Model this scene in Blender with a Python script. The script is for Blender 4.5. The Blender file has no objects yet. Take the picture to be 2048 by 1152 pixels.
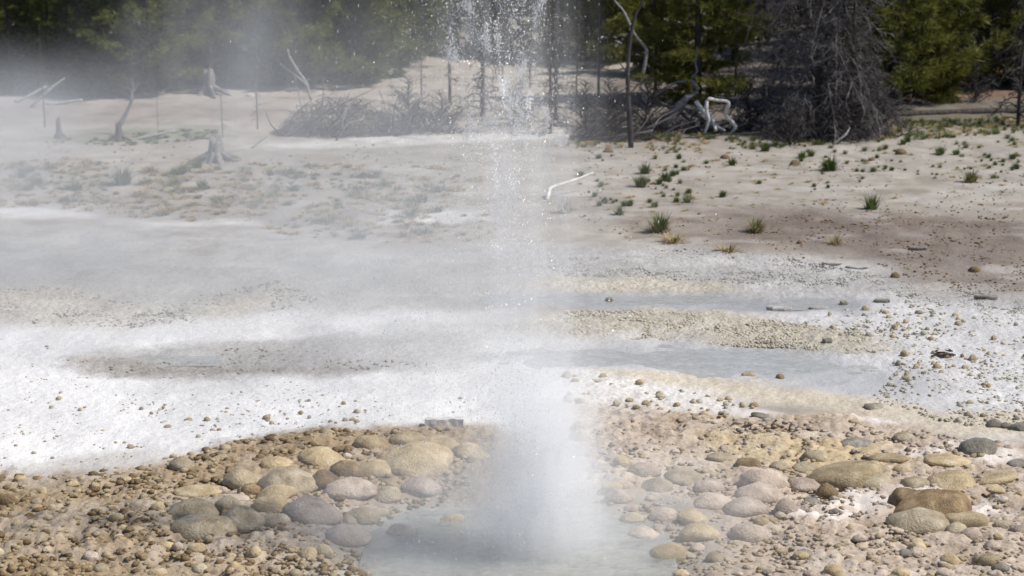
import bpy, math
import numpy as np
from mathutils import Vector, Euler, Matrix

S = bpy.context.scene
COL = S.collection
RNG = np.random.default_rng(7)
R = math.radians

# ------------------------------------------------------------------ camera
F = 3400.0                      # focal length in photograph pixels (2048 wide)
CH = 3.0                        # camera height, a raised boardwalk
PITCH = math.atan((576 + 130) / F)
cam_d = bpy.data.cameras.new('camera')
cam = bpy.data.objects.new('camera', cam_d)
COL.objects.link(cam)
cam.location = (0, 0, CH)
cam.rotation_euler = (math.pi / 2 - PITCH, 0, 0)
cam_d.sensor_width = 36
cam_d.lens = F / 2048 * 36
cam_d.clip_start = 0.1
cam_d.clip_end = 4000
cam_d.dof.use_dof = True
cam_d.dof.focus_distance = 9.9
cam_d.dof.aperture_fstop = 3.6
S.camera = cam

# ------------------------------------------------------------------ light
SUN_EL, SUN_AZ = R(53), math.atan2(0.93, -0.12)      # high on the right
w = bpy.data.worlds.new('World')
S.world = w
w.use_nodes = True
nt = w.node_tree
nt.nodes.clear()
sky = nt.nodes.new('ShaderNodeTexSky')
sky.sky_type = 'NISHITA'
sky.sun_disc = False
sky.sun_elevation = SUN_EL
sky.sun_rotation = SUN_AZ
sky.altitude = 2300
bg = nt.nodes.new('ShaderNodeBackground')
bg.inputs['Strength'].default_value = 0.10
wo = nt.nodes.new('ShaderNodeOutputWorld')
nt.links.new(sky.outputs[0], bg.inputs[0])
nt.links.new(bg.outputs[0], wo.inputs[0])
sund = bpy.data.lights.new('sun', 'SUN')
sund.energy = 4.4
sund.angle = R(0.53)
sund.color = (1.0, 0.955, 0.89)
sun = bpy.data.objects.new('sun', sund)
COL.objects.link(sun)
sv = Vector((math.sin(SUN_AZ) * math.cos(SUN_EL), math.cos(SUN_AZ) * math.cos(SUN_EL), math.sin(SUN_EL)))
sun.location = sv * 60
sun.rotation_euler = (-sv).to_track_quat('-Z', 'Y').to_euler()
S.view_settings.view_transform = 'Standard'
S.view_settings.look = 'None'
S.view_settings.gamma = 1
S.view_settings.use_curve_mapping = False
S.view_settings.exposure = 0.20
cy = S.cycles
cy.use_denoising = True
try:
    cy.denoiser = 'OPENIMAGEDENOISE'
except Exception:
    pass
cy.max_bounces = 26
cy.diffuse_bounces = 3
cy.glossy_bounces = 3
cy.transmission_bounces = 4
cy.volume_bounces = 24
cy.transparent_max_bounces = 96
cy.volume_step_rate = 1.0
cy.volume_max_steps = 128
cy.sample_clamp_indirect = 6
cy.caustics_reflective = False
cy.caustics_refractive = False

# ------------------------------------------------------------------ noise
def _hash(ix, iy, s):
    h = (ix.astype(np.int64) * 374761393 + iy.astype(np.int64) * 668265263 + s * 974634757) & 0xFFFFFFFF
    h = ((h ^ (h >> 13)) * 1274126177) & 0xFFFFFFFF
    h = h ^ (h >> 16)
    return (h & 0xFFFF) / 65535.0

def vnoise(x, y, s=0):
    x = np.asarray(x, float); y = np.asarray(y, float)
    ix = np.floor(x); iy = np.floor(y)
    fx = x - ix; fy = y - iy
    fx = fx * fx * (3 - 2 * fx); fy = fy * fy * (3 - 2 * fy)
    a = _hash(ix, iy, s); b = _hash(ix + 1, iy, s)
    c = _hash(ix, iy + 1, s); d = _hash(ix + 1, iy + 1, s)
    return (a + (b - a) * fx) * (1 - fy) + (c + (d - c) * fx) * fy

def fbm(x, y, s=0, o=4):
    v = 0; a = 0.5; t = 0
    for k in range(o):
        v = v + a * vnoise(x, y, s + k * 17); t += a
        x = np.asarray(x) * 2.03 + 13.1; y = np.asarray(y) * 2.03 + 7.7; a *= 0.5
    return v / t

def sst(a, b, x):
    t = np.clip((x - a) / (b - a), 0, 1)
    return t * t * (3 - 2 * t)

# ------------------------------------------------------------------ where the photograph's rays meet the ground
def ray(px, py):
    a = np.array([(px - 1024) / F, 1.0, -(py - 576) / F])
    c, s = math.cos(PITCH), math.sin(PITCH)
    return np.array([a[0], c * a[1] + s * a[2], -s * a[1] + c * a[2]])

def flat(px, py):
    d = ray(px, py); t = CH / -d[2]
    return np.array([d[0] * t, d[1] * t])

def poly_mask(x, y, pix, soft, warp=0.25, wf=1.6, seed=0, wpy=None):
    """soft-edged patch of ground; corners are given where they are seen in the photograph"""
    P = np.array([flat(*p) for p in pix])
    sh = x.shape
    x = x.ravel(); y = y.ravel()
    xw = x + warp * (fbm(x * wf, y * wf, 5 + seed) - .5) * 2
    yw = y + warp * 1.6 * (fbm(x * wf, y * wf, 55 + seed) - .5) * 2
    d2 = np.full(x.shape, 1e9); ins = np.zeros(x.shape, bool)
    n = len(P)
    for i in range(n):
        ax, ay = P[i]; bx, by = P[(i + 1) % n]
        ex, ey = bx - ax, by - ay
        t = np.clip(((xw - ax) * ex + (yw - ay) * ey) / (ex * ex + ey * ey + 1e-12), 0, 1)
        d2 = np.minimum(d2, (xw - ax - t * ex) ** 2 + (yw - ay - t * ey) ** 2)
        cr = ((ay > yw) != (by > yw)) & (xw < (bx - ax) * (yw - ay) / (by - ay + 1e-12) + ax)
        ins ^= cr
    sd = np.sqrt(d2) * np.where(ins, 1, -1)
    return sst(-soft, soft, sd).reshape(sh)

POOL = [(735, 1052), (790, 1030), (860, 1012), (960, 1018), (1060, 1004), (1160, 1010), (1230, 1030), (1290, 1034), (1335, 1060), (1350, 1100), (1300, 1150), (1180, 1230), (880, 1240), (770, 1180), (720, 1110)]
CHAN1 = [(960, 598), (1100, 590), (1250, 583), (1500, 590), (1700, 596), (1690, 612), (1480, 616), (1300, 612), (1100, 608)]
CHAN2 = [(960, 712), (1120, 692), (1330, 682), (1520, 690), (1640, 702), (1760, 735), (1790, 775), (1700, 790), (1560, 765), (1380, 738), (1220, 722), (1080, 722)]
CHAN3 = [(250, 712), (330, 702), (430, 703), (440, 718), (300, 724)]

def T0(x, y):
    x = np.asarray(x, float); y = np.asarray(y, float)
    z = 0.05 * np.where(y > 20, np.log1p(np.exp(np.clip((np.minimum(y, 140) - 26) / 1.5, -30, 80))) * 1.5, 0)
    k = sst(18, 32, y)
    z = z + k * (0.35 * (fbm(x * .13, y * .13, 3) - .5) + 0.12 * (fbm(x * .6, y * .6, 9) - .5))
    z = z + (1 - k) * 0.05 * (fbm(x * .5, y * .5, 21, 3) - .5) * sst(7, 12, y)
    return z

LEFT_BANK = [(-300, 985), (0, 955), (200, 945), (300, 925), (450, 890), (640, 868), (900, 855), (1000, 860), (1000, 990), (640, 1010), (600, 1300), (-300, 1300)]
RIGHT_BANK = [(1120, 830), (1330, 832), (1560, 836), (1750, 850), (1950, 885), (2350, 935), (2350, 1300), (1600, 1300), (1560, 1060), (1400, 1000), (1120, 960)]
def cells(x, y, s):
    """distance to the nearest jittered cell centre, and that cell's own random number"""
    ix, iy = np.floor(x), np.floor(y)
    best = np.full(x.shape, 9.0); bid = np.zeros(x.shape)
    for dx in (-1, 0, 1):
        for dy in (-1, 0, 1):
            jx, jy = ix + dx, iy + dy
            cx = jx + .15 + .7 * _hash(jx, jy, s); cyy = jy + .15 + .7 * _hash(jx, jy, s + 50)
            d = np.hypot(x - cx, y - cyy); m = d < best
            best = np.where(m, d, best); bid = np.where(m, _hash(jx, jy, s + 90), bid)
    return best, bid

def crust(x, y):
    """rounded sinter lumps cemented together on both banks"""
    gm = np.clip(poly_mask(x, y, LEFT_BANK, .25, .25, 2.0, 34) + poly_mask(x, y, RIGHT_BANK, .25, .25, 1.8, 32), 0, 1)
    wx, wy = x + .05 * (fbm(x * 6, y * 6, 70) - .5), y + .05 * (fbm(x * 6, y * 6, 71) - .5)
    d1, id1 = cells(wx / .17, wy / .15, 3); d2, id2 = cells(wx / .062, wy / .055, 4)
    on1 = sst(.47, .64, fbm(x * 1.7, y * 1.7, 72)) * gm; on2 = sst(.34, .52, fbm(x * 2.6, y * 2.6, 73)) * gm
    lumps = np.sqrt(np.clip(1 - (d1 / .62) ** 2, 0, 1)) * on1 * (.5 + .8 * id1)
    lumps2 = np.sqrt(np.clip(1 - (d2 / .6) ** 2, 0, 1)) * on2 * (.4 + .9 * id2)
    return on1, on2, d1, d2, id1, id2, lumps * .034 + lumps2 * .017

def T(x, y):
    x = np.atleast_1d(np.asarray(x, float)); y = np.atleast_1d(np.asarray(y, float))
    z = T0(x, y)
    near = y < 22
    if near.any():
        xn, yn = x[near], y[near]
        d = 0.10 * poly_mask(xn, yn, POOL, .28, .12, 2.5)
        for i, c in enumerate((CHAN1, CHAN2, CHAN3)):
            d = d + 0.035 * poly_mask(xn, yn, c, .30, .26, 2.2, i) * (.75 + .5 * fbm(xn * 2.5, yn * 4, 33 + i))
        z[near] -= d - crust(xn, yn)[6]
    return z

def ground_many(P):
    P = np.asarray(P, float)
    a = np.stack([(P[:, 0] - 1024) / F, np.ones(len(P)), -(P[:, 1] - 576) / F], -1)
    c, s = math.cos(PITCH), math.sin(PITCH)
    d = np.stack([a[:, 0], c * a[:, 1] + s * a[:, 2], -s * a[:, 1] + c * a[:, 2]], -1)
    t = np.full(len(P), 5.0)
    for _ in range(45):
        g = T0(d[:, 0] * t, d[:, 1] * t)
        e = CH + d[:, 2] * t - g
        t = np.minimum(t + e / (-d[:, 2] + .05) * .75, 110)
        if np.abs(e).max() < 2e-4: break
    return np.stack([d[:, 0] * t, d[:, 1] * t, g], -1)

def ground_at(px, py):
    return ground_many([(px, py)])[0]

def pt(px, py, dist):
    d = ray(px, py) * (dist / ray(px, py)[1])
    return np.array([d[0], d[1], CH + d[2]])

# ------------------------------------------------------------------ mesh helpers
class MB:
    def __init__(s): s.V = []; s.F = []; s.n = 0
    def add(s, V, Fc):
        V = np.asarray(V, float)
        s.V.append(V); s.F.append(np.asarray(Fc, int) + s.n); s.n += len(V)
    def mesh(s, name, mat=None, smooth=True):
        me = bpy.data.meshes.new(name)
        V = np.concatenate(s.V)
        me.vertices.add(len(V)); me.vertices.foreach_set('co', V.ravel())
        lt = np.concatenate([np.full(len(f), f.shape[1]) for f in s.F])
        ls = np.concatenate([[0], np.cumsum(lt)[:-1]])
        lv = np.concatenate([f.ravel() for f in s.F])
        me.loops.add(len(lv)); me.loops.foreach_set('vertex_index', lv)
        me.polygons.add(len(lt)); me.polygons.foreach_set('loop_start', ls)
        me.polygons.foreach_set('use_smooth', np.full(len(lt), smooth))
        me.update(calc_edges=True)
        me.validate()
        if mat: me.materials.append(mat)
        return me

def ob(name, me, parent=None, loc=None, rot=None, scale=None, label=None, cat=None, group=None, kind=None):
    o = bpy.data.objects.new(name, me)
    COL.objects.link(o)
    if parent is not None: o.parent = parent
    if loc is not None: o.location = [float(a) for a in loc]
    if rot is not None: o.rotation_euler = [float(a) for a in rot]
    if scale is not None: o.scale = (scale,) * 3 if np.isscalar(scale) else [float(a) for a in scale]
    if label: o['label'] = label
    if cat: o['category'] = cat
    if group: o['group'] = group
    if kind: o['kind'] = kind
    return o

def tube(P, rad, sides=6, cap=True):
    P = np.asarray(P, float); n = len(P)
    rad = np.broadcast_to(rad, (n,)).astype(float)
    tan = np.gradient(P, axis=0)
    tan /= np.linalg.norm(tan, axis=1, keepdims=True) + 1e-9
    up = np.array([0.31, 0.2, 0.93]) if abs(tan[:, 2]).mean() < .8 else np.array([1., .2, 0])
    a = np.cross(tan, up); a /= np.linalg.norm(a, axis=1, keepdims=True) + 1e-9
    b = np.cross(tan, a)
    th = np.linspace(0, 2 * np.pi, sides, endpoint=False)
    V = P[:, None] + rad[:, None, None] * (np.cos(th)[None, :, None] * a[:, None] + np.sin(th)[None, :, None] * b[:, None])
    V = V.reshape(-1, 3)
    i = np.arange(n - 1)[:, None] * sides; j = np.arange(sides)[None]; k = (j + 1) % sides
    Q = np.stack([i + j, i + k, i + sides + k, i + sides + j], -1).reshape(-1, 4)
    tris = np.concatenate([Q[:, [0, 1, 2]], Q[:, [0, 2, 3]]])
    if cap:
        V = np.concatenate([V, P[:1], P[-1:]])
        c0, c1 = n * sides, n * sides + 1
        jj = np.arange(sides); kk = (jj + 1) % sides
        tris = np.concatenate([tris, np.stack([np.full(sides, c0), kk, jj], -1),
                               np.stack([np.full(sides, c1), (n - 1) * sides + jj, (n - 1) * sides + kk], -1)])
    return V, tris

def spl(P, m=4):
    """smooth a polyline (Catmull-Rom)"""
    P = np.asarray(P, float)
    Q = np.concatenate([[2 * P[0] - P[1]], P, [2 * P[-1] - P[-2]]])
    out = []
    for i in range(1, len(Q) - 2):
        for t in np.linspace(0, 1, m, endpoint=False):
            p0, p1, p2, p3 = Q[i - 1:i + 3]
            out.append(.5 * (2 * p1 + (p2 - p0) * t + (2 * p0 - 5 * p1 + 4 * p2 - p3) * t * t + (3 * p1 - p0 - 3 * p2 + p3) * t ** 3))
    out.append(P[-1])
    return np.array(out)

def many_tubes3(A, B, r0, r1):
    """many straight 3-sided twigs at once"""
    A = np.asarray(A); B = np.asarray(B); n = len(A)
    t = B - A; t /= np.linalg.norm(t, axis=1, keepdims=True) + 1e-9
    a = np.cross(t, np.array([.3, .5, .81])); a /= np.linalg.norm(a, axis=1, keepdims=True) + 1e-9
    b = np.cross(t, a)
    V = np.zeros((n, 4, 3))
    for k in range(3):
        th = 2 * np.pi * k / 3
        V[:, k] = A + np.broadcast_to(r0, (n,))[:, None] * (math.cos(th) * a + math.sin(th) * b)
    V[:, 3] = B
    f = np.array([[0, 1, 3], [1, 2, 3], [2, 0, 3]])
    Fc = (np.arange(n)[:, None, None] * 4 + f[None]).reshape(-1, 3)
    return V.reshape(-1, 3), Fc

def ico(sub):
    import bmesh
    bm = bmesh.new(); bmesh.ops.create_icosphere(bm, subdivisions=sub, radius=1)
    V = np.array([v.co for v in bm.verts]); Fc = np.array([[v.index for v in f.verts] for f in bm.faces])
    bm.free(); return V, Fc

# ------------------------------------------------------------------ materials
def mat(name):
    m = bpy.data.materials.new(name); m.use_nodes = True
    n = m.node_tree.nodes; n.clear()
    return m, n, m.node_tree.links

def nd(n, t, **kw):
    x = n.new(t)
    for k, v in kw.items():
        if k in x.inputs: x.inputs[k].default_value = v
        else: setattr(x, k, v)
    return x

def mixc(n, l, mode, fac, a, b):
    x = n.new('ShaderNodeMix'); x.data_type = 'RGBA'; x.blend_type = mode
    for s, v in ((0, fac), (6, a), (7, b)):
        if hasattr(v, 'links') or isinstance(v, bpy.types.NodeSocket): l.new(v, x.inputs[s])
        else: x.inputs[s].default_value = v
    return x.outputs[2]

def math_(n, l, op, *v, clamp=False):
    x = n.new('ShaderNodeMath'); x.operation = op; x.use_clamp = clamp
    for i, a in enumerate(v):
        if isinstance(a, bpy.types.NodeSocket): l.new(a, x.inputs[i])
        else: x.inputs[i].default_value = a
    return x.outputs[0]

def ramp(n, l, src, stops):
    r = n.new('ShaderNodeValToRGB')
    while len(r.color_ramp.elements) < len(stops): r.color_ramp.elements.new(.5)
    for e, (p, c) in zip(r.color_ramp.elements, stops):
        e.position = p; e.color = c if len(c) == 4 else (*c, 1)
    l.new(src, r.inputs[0])
    return r.outputs[0]

def simple(name, c1, c2, scale=20, rough=.8, bump=.3, rnd=.35, spec=.3, stretch=None, transl=0, bdist=.01):
    """two-tone noisy surface, each object slightly different"""
    m, n, l = mat(name)
    tc = nd(n, 'ShaderNodeTexCoord'); oi = nd(n, 'ShaderNodeObjectInfo')
    vec = tc.outputs['Object']
    if stretch:
        mp = nd(n, 'ShaderNodeMapping'); mp.inputs['Scale'].default_value = stretch
        l.new(vec, mp.inputs[0]); vec = mp.outputs[0]
    a = nd(n, 'ShaderNodeTexNoise', Scale=scale, Detail=6.0); l.new(vec, a.inputs['Vector'])
    c = ramp(n, l, a.outputs[0], [(.33, c1), (.66, c2)])
    v = math_(n, l, 'MULTIPLY_ADD', oi.outputs['Random'], rnd, 1 - rnd / 2)
    hsv = nd(n, 'ShaderNodeHueSaturation'); l.new(c, hsv.inputs['Color']); l.new(v, hsv.inputs['Value'])
    p = nd(n, 'ShaderNodeBsdfPrincipled', Roughness=rough)
    p.inputs['Specular IOR Level'].default_value = spec
    l.new(hsv.outputs[0], p.inputs['Base Color'])
    if bump:
        b = nd(n, 'ShaderNodeBump', Strength=bump, Distance=bdist); l.new(a.outputs[0], b.inputs['Height']); l.new(b.outputs[0], p.inputs['Normal'])
    o = nd(n, 'ShaderNodeOutputMaterial')
    if transl:
        t = nd(n, 'ShaderNodeBsdfTranslucent'); l.new(hsv.outputs[0], t.inputs[0])
        mx = nd(n, 'ShaderNodeMixShader'); mx.inputs[0].default_value = transl
        l.new(p.outputs[0], mx.inputs[1]); l.new(t.outputs[0], mx.inputs[2]); l.new(mx.outputs[0], o.inputs[0])
    else:
        l.new(p.outputs[0], o.inputs[0])
    return m

M = {}
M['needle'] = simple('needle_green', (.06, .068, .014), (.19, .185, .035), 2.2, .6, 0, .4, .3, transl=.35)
M['needle_lit'] = simple('needle_green_lit', (.085, .10, .028), (.25, .265, .07), 2.2, .6, 0, .4, .3, transl=.4)  # brighter needle copy: light on the left pines put into the colour
M['needle_dark'] = simple('needle_dark_green', (.03, .042, .014), (.085, .095, .024), 2.2, .6, 0, .4, .3, transl=.25)  # darker needle copy: shade of the back forest put into the colour
M['needle_red'] = simple('needle_rust', (.10, .035, .015), (.18, .07, .03), 3, .7, 0, .3, .2, transl=.2)
M['bark'] = simple('bark_dark', (.035, .028, .024), (.10, .085, .075), 9, .9, .8, .3, .2, (3, 3, .6))
M['bark_burnt'] = simple('bark_burnt', (.012, .011, .011), (.045, .04, .038), 9, .9, .8, .3, .2, (3, 3, .6))
M['dead'] = simple('dead_twig_grey', (.065, .058, .057), (.22, .20, .195), 3, .85, 0, .4, .2)
M['dead_dark'] = simple('dead_twig_dark', (.026, .023, .023), (.085, .075, .072), 3, .85, 0, .4, .2)  # darker twig copy: shade and backlight put into the colour
M['silver'] = simple('silver_wood', (.17, .155, .145), (.40, .38, .355), 14, .75, .6, .25, .3, (1, 1, 4))
M['white_wood'] = simple('bleached_wood', (.50, .47, .43), (.78, .75, .71), 14, .75, .5, .15, .3, (1, 1, 4))
M['grey_wood'] = simple('grey_wood', (.10, .09, .085), (.26, .235, .22), 12, .85, .6, .3, .25, (1, 1, 4))
M['grass'] = simple('grass_green', (.055, .085, .018), (.14, .18, .045), 6, .6, 0, .45, .3, transl=.3)
M['straw'] = simple('grass_straw', (.30, .22, .10), (.52, .41, .22), 6, .7, 0, .3, .3, transl=.3)
M['grass_pale'] = simple('grass_grey_green', (.12, .14, .06), (.26, .25, .13), 6, .7, 0, .4, .3, transl=.3)
M['clod'] = simple('soil_clod', (.11, .075, .045), (.28, .20, .12), 7, .95, .8, .3, .1)

def stone_mat(name, c1, c2, c3, rough, spec=.45, scale=3.0):
    """sinter-coated stone: mottled crust with paler scale and small pits"""
    m, n, l = mat(name)
    tc = nd(n, 'ShaderNodeTexCoord'); oi = nd(n, 'ShaderNodeObjectInfo'); g = nd(n, 'ShaderNodeNewGeometry')
    off = nd(n, 'ShaderNodeVectorMath', operation='ADD'); l.new(g.outputs['Position'], off.inputs[0])
    l.new(oi.outputs['Random'], off.inputs[1])
    a = nd(n, 'ShaderNodeTexNoise', Scale=scale * 4, Detail=8.0, Roughness=.62); l.new(off.outputs[0], a.inputs['Vector'])
    b = nd(n, 'ShaderNodeTexNoise', Scale=scale * 28, Detail=5.0, Roughness=.65); l.new(off.outputs[0], b.inputs['Vector'])
    v = nd(n, 'ShaderNodeTexVoronoi', Scale=scale * 22); l.new(off.outputs[0], v.inputs['Vector'])
    c = ramp(n, l, a.outputs[0], [(.30, c1), (.52, c2), (.72, c3)])
    f = ramp(n, l, b.outputs[0], [(.3, (.80, .78, .76)), (.7, (1.12, 1.11, 1.10))])
    c = mixc(n, l, 'MULTIPLY', 1.0, c, f)
    val = math_(n, l, 'MULTIPLY_ADD', oi.outputs['Random'], .4, .8)
    hsv = nd(n, 'ShaderNodeHueSaturation'); l.new(c, hsv.inputs['Color']); l.new(val, hsv.inputs['Value'])
    p = nd(n, 'ShaderNodeBsdfPrincipled'); p.inputs['Specular IOR Level'].default_value = spec
    l.new(hsv.outputs[0], p.inputs['Base Color'])
    rr = ramp(n, l, a.outputs[0], [(.3, (rough * .7,) * 3), (.7, (min(1, rough * 1.3),) * 3)]); l.new(rr, p.inputs['Roughness'])
    h = math_(n, l, 'MULTIPLY_ADD', v.outputs[0], .15, b.outputs[0])
    h = math_(n, l, 'MULTIPLY_ADD', a.outputs[0], 1.2, h)
    bp = nd(n, 'ShaderNodeBump', Strength=.6, Distance=.02); l.new(h, bp.inputs['Height']); l.new(bp.outputs[0], p.inputs['Normal'])
    o = nd(n, 'ShaderNodeOutputMaterial'); l.new(p.outputs[0], o.inputs[0])
    return m

M['stone_olive'] = stone_mat('stone_olive', (.24, .18, .105), (.41, .34, .225), (.56, .49, .37), .45)
M['stone_tan'] = stone_mat('stone_tan', (.30, .22, .12), (.46, .36, .21), (.62, .52, .36), .6)
M['stone_pink'] = stone_mat('stone_pink', (.30, .23, .17), (.47, .38, .30), (.62, .54, .46), .5)
M['stone_brown'] = stone_mat('stone_brown', (.10, .065, .03), (.24, .16, .075), (.42, .32, .19), .6)
M['stone_grey'] = stone_mat('stone_grey', (.10, .09, .07), (.25, .225, .18), (.42, .39, .33), .6)
M['stone_sand'] = stone_mat('stone_sand', (.33, .29, .215), (.46, .415, .32), (.58, .545, .45), .45)
M['stone_pale'] = stone_mat('stone_pale', (.28, .26, .22), (.42, .40, .36), (.55, .53, .49), .5)
M['stone_white'] = stone_mat('stone_white', (.50, .45, .38), (.66, .62, .56), (.78, .75, .71), .6)

def ground_material():
    m, n, l = mat('sinter_ground')
    g = nd(n, 'ShaderNodeNewGeometry'); pos = g.outputs['Position']
    col = nd(n, 'ShaderNodeAttribute', attribute_name='col'); wet = nd(n, 'ShaderNodeAttribute', attribute_name='wet'); nod = nd(n, 'ShaderNodeAttribute', attribute_name='nod')
    mp = nd(n, 'ShaderNodeMapping'); mp.inputs['Scale'].default_value = (1, .55, 1); l.new(pos, mp.inputs[0])
    n1 = nd(n, 'ShaderNodeTexNoise', Scale=2.3, Detail=8.0, Roughness=.6); l.new(mp.outputs[0], n1.inputs['Vector'])
    n2 = nd(n, 'ShaderNodeTexNoise', Scale=17.0, Detail=8.0, Roughness=.68); l.new(pos, n2.inputs['Vector'])
    n3 = nd(n, 'ShaderNodeTexNoise', Scale=75.0, Detail=4.0, Roughness=.65); l.new(pos, n3.inputs['Vector'])
    v = nd(n, 'ShaderNodeTexVoronoi', Scale=26.0); l.new(pos, v.inputs['Vector'])
    f1 = ramp(n, l, n1.outputs[0], [(.3, (.90, .895, .89)), (.7, (1.09, 1.085, 1.08))])
    f2 = ramp(n, l, n2.outputs[0], [(.32, (.82, .80, .78)), (.62, (1.08, 1.08, 1.08))])
    f3 = ramp(n, l, n3.outputs[0], [(.3, (.89, .88, .87)), (.65, (1.07, 1.07, 1.07))])
    c = mixc(n, l, 'MULTIPLY', 1.0, col.outputs['Color'], f1)
    fine = math_(n, l, 'MULTIPLY_ADD', nod.outputs['Fac'], .9, .15, clamp=True)
    c = mixc(n, l, 'MULTIPLY', fine, c, f2)
    c = mixc(n, l, 'MULTIPLY', fine, c, f3)
    sp = ramp(n, l, v.outputs[0], [(.12, (.55, .48, .40)), (.34, (1, 1, 1))])
    c = mixc(n, l, 'MULTIPLY', math_(n, l, 'MULTIPLY', nod.outputs['Fac'], .75), c, sp)
    dk = math_(n, l, 'MULTIPLY_ADD', wet.outputs['Fac'], -.14, 1.0)
    hsv = nd(n, 'ShaderNodeHueSaturation'); l.new(c, hsv.inputs['Color']); l.new(dk, hsv.inputs['Value'])
    p = nd(n, 'ShaderNodeBsdfPrincipled'); p.inputs['Specular IOR Level'].default_value = .4
    l.new(hsv.outputs[0], p.inputs['Base Color'])
    wn = math_(n, l, 'MULTIPLY', wet.outputs['Fac'], n2.outputs[0])
    l.new(math_(n, l, 'MULTIPLY_ADD', wn, -1.1, .92, clamp=True), p.inputs['Roughness'])
    h = math_(n, l, 'MULTIPLY_ADD', n3.outputs[0], .35, n2.outputs[0])
    h = math_(n, l, 'MULTIPLY_ADD', math_(n, l, 'MULTIPLY', v.outputs[0], nod.outputs['Fac']), -.9, h)
    b = nd(n, 'ShaderNodeBump', Strength=.75, Distance=.022); l.new(h, b.inputs['Height']); l.new(b.outputs[0], p.inputs['Normal'])
    o = nd(n, 'ShaderNodeOutputMaterial'); l.new(p.outputs[0], o.inputs[0])
    return m

# ------------------------------------------------------------------ GROUND
def build_ground():
    ys = [-60, -30, -12, -4, 0, 3, 5]
    y = 6.2
    while y < 56: ys.append(y); y *= 1.0027
    while y < 1500: ys.append(y); y *= 1.15
    ys = np.array(ys)
    u = np.linspace(-1, 1, 500)
    tail = 1 + (np.linspace(0, 1, 22)[1:] ** 2) * 25
    u = np.concatenate([-tail[::-1], u, tail])
    Y, U = np.meshgrid(ys, u, indexing='ij')
    X = U * (np.maximum(np.abs(Y), 6) * .36 + .6)
    x = X.ravel(); yv = Y.ravel()
    z = T(x, yv)
    near = (yv > 5) & (yv < 60) & (np.abs(x) < .37 * yv + 1)
    col = np.tile(np.array([.335, .297, .25]), (len(x), 1))
    wet = np.zeros(len(x)); nod = np.zeros(len(x))
    xn, yn = x[near], yv[near]
    c = col[near]; wt = wet[near]; nn = nod[near]
    big = fbm(xn * .35, yn * .22, 31)
    streak = fbm(xn * .5, yn * 2.2, 77)
    c = c * (0.80 + .40 * big + .34 * (streak - .5))[:, None]
    def lay(pix, colour, soft, amt=1.0, warp=.3, wf=1.6, seed=0, w_=None, n_=None):
        nonlocal c, wt, nn
        m = poly_mask(xn, yn, pix, soft, warp, wf, seed) * amt
        c = c * (1 - m[:, None]) + np.array(colour) * m[:, None]
        if w_ is not None: wt = wt * (1 - m) + w_ * m
        if n_ is not None: nn = nn * (1 - m) + n_ * m
        return m
    FARL = -300; FARR = 2350
    # back slope: shade-darkened litter under the trees, red needle duff, brush floor
    lay([(FARL, -120), (FARR, -120), (FARR, 30), (1500, 40), (1480, 10), (900, 60), (700, 70), (FARL, 110)], (.085, .068, .05), 1.2, .85, .9, .4, 1)
    lay([(1480, 60), (FARR, 60), (FARR, 262), (1750, 268), (1500, 285), (1300, 290), (1140, 280), (1170, 200), (1400, 170)], (.12, .10, .085), .9, .82, .9, .5, 2)  # duff and brush floor, with forest shade put into the dark colour
    lay([(1700, 150), (FARR, 150), (FARR, 214), (1720, 220)], (.17, .085, .045), .5, .7, .6, .6, 3)
    lay([(1750, 232), (FARR, 226), (FARR, 262), (1750, 280)], (.13, .12, .07), .4, .6, .5, .8, 4)
    lay([(FARL, 100), (120, 120), (420, 150), (500, 178), (300, 196), (150, 198), (60, 190), (FARL, 200)], (.12, .10, .07), .5, .8, .5, .8, 46)
    lay([(1400, 90), (1490, 60), (1560, 80), (1520, 130), (1420, 140)], (.42, .36, .30), .5, .9, .5, .8, 5)  # sunlit gap among the trees, put into the ground colour as a paler patch
    lay([(FARL, 235), (120, 236), (420, 232), (560, 225), (560, 250), (350, 258), (FARL, 262)], (.24, .18, .15), .6, .6, .4, .5, 6)
    lay([(90, 280), (240, 268), (420, 262), (430, 278), (250, 290), (90, 296)], (.15, .16, .07), .4, .6, .3, .8, 7)
    lay([(FARL, 200), (60, 205), (200, 195), (400, 190), (900, 150), (1150, 140), (1150, 235), (400, 230), (60, 230)], (.38, .335, .285), .8, .7, .5, .4, 8)
    lay([(480, 290), (800, 276), (1150, 262), (1150, 280), (820, 290), (500, 300)], (.60, .58, .54), .35, .85, .2, .5, 9)
    # the flat: pinkish sand, brown band, grey crust
    lay([(1150, 290), (FARR, 265), (FARR, 440), (1700, 430), (1150, 430)], (.33, .301, .262), .8, .7, .5, .4, 10)
    lay([(1300, 450), (1560, 425), (1800, 425), (FARR, 440), (FARR, 600), (1950, 590), (1760, 560), (1640, 505), (1400, 470)], (.19, .155, .13), .7, .92, .7, .7, 11, .1, .35)
    lay([(1750, 545), (1950, 520), (FARR, 530), (FARR, 560), (1950, 556)], (.30, .26, .225), .3, .6, .4, .9, 12)
    lay([(FARL, 420), (80, 415), (180, 420), (180, 432), (FARL, 440)], (.66, .65, .63), .25, .8, .2, 1, 13)
    lay([(280, 440), (500, 442), (520, 452), (280, 455)], (.62, .6, .57), .2, .7, .2, 1, 14)
    lay([(FARL, 450), (300, 452), (560, 470), (780, 500), (1000, 500), (1000, 640), (500, 640), (FARL, 620)], (.43, .42, .40), .7, .8, .5, .6, 15, .35, .5)
    lay([(750, 425), (950, 420), (960, 440), (760, 445)], (.68, .67, .65), .25, .8, .2, 1, 16)
    lay([(980, 512), (1200, 505), (1560, 508), (1760, 535), (1850, 575), (FARR, 615), (FARR, 680), (1400, 600), (980, 580)], (.42, .412, .405), .5, .9, .45, .8, 17, .25, .7)
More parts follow.
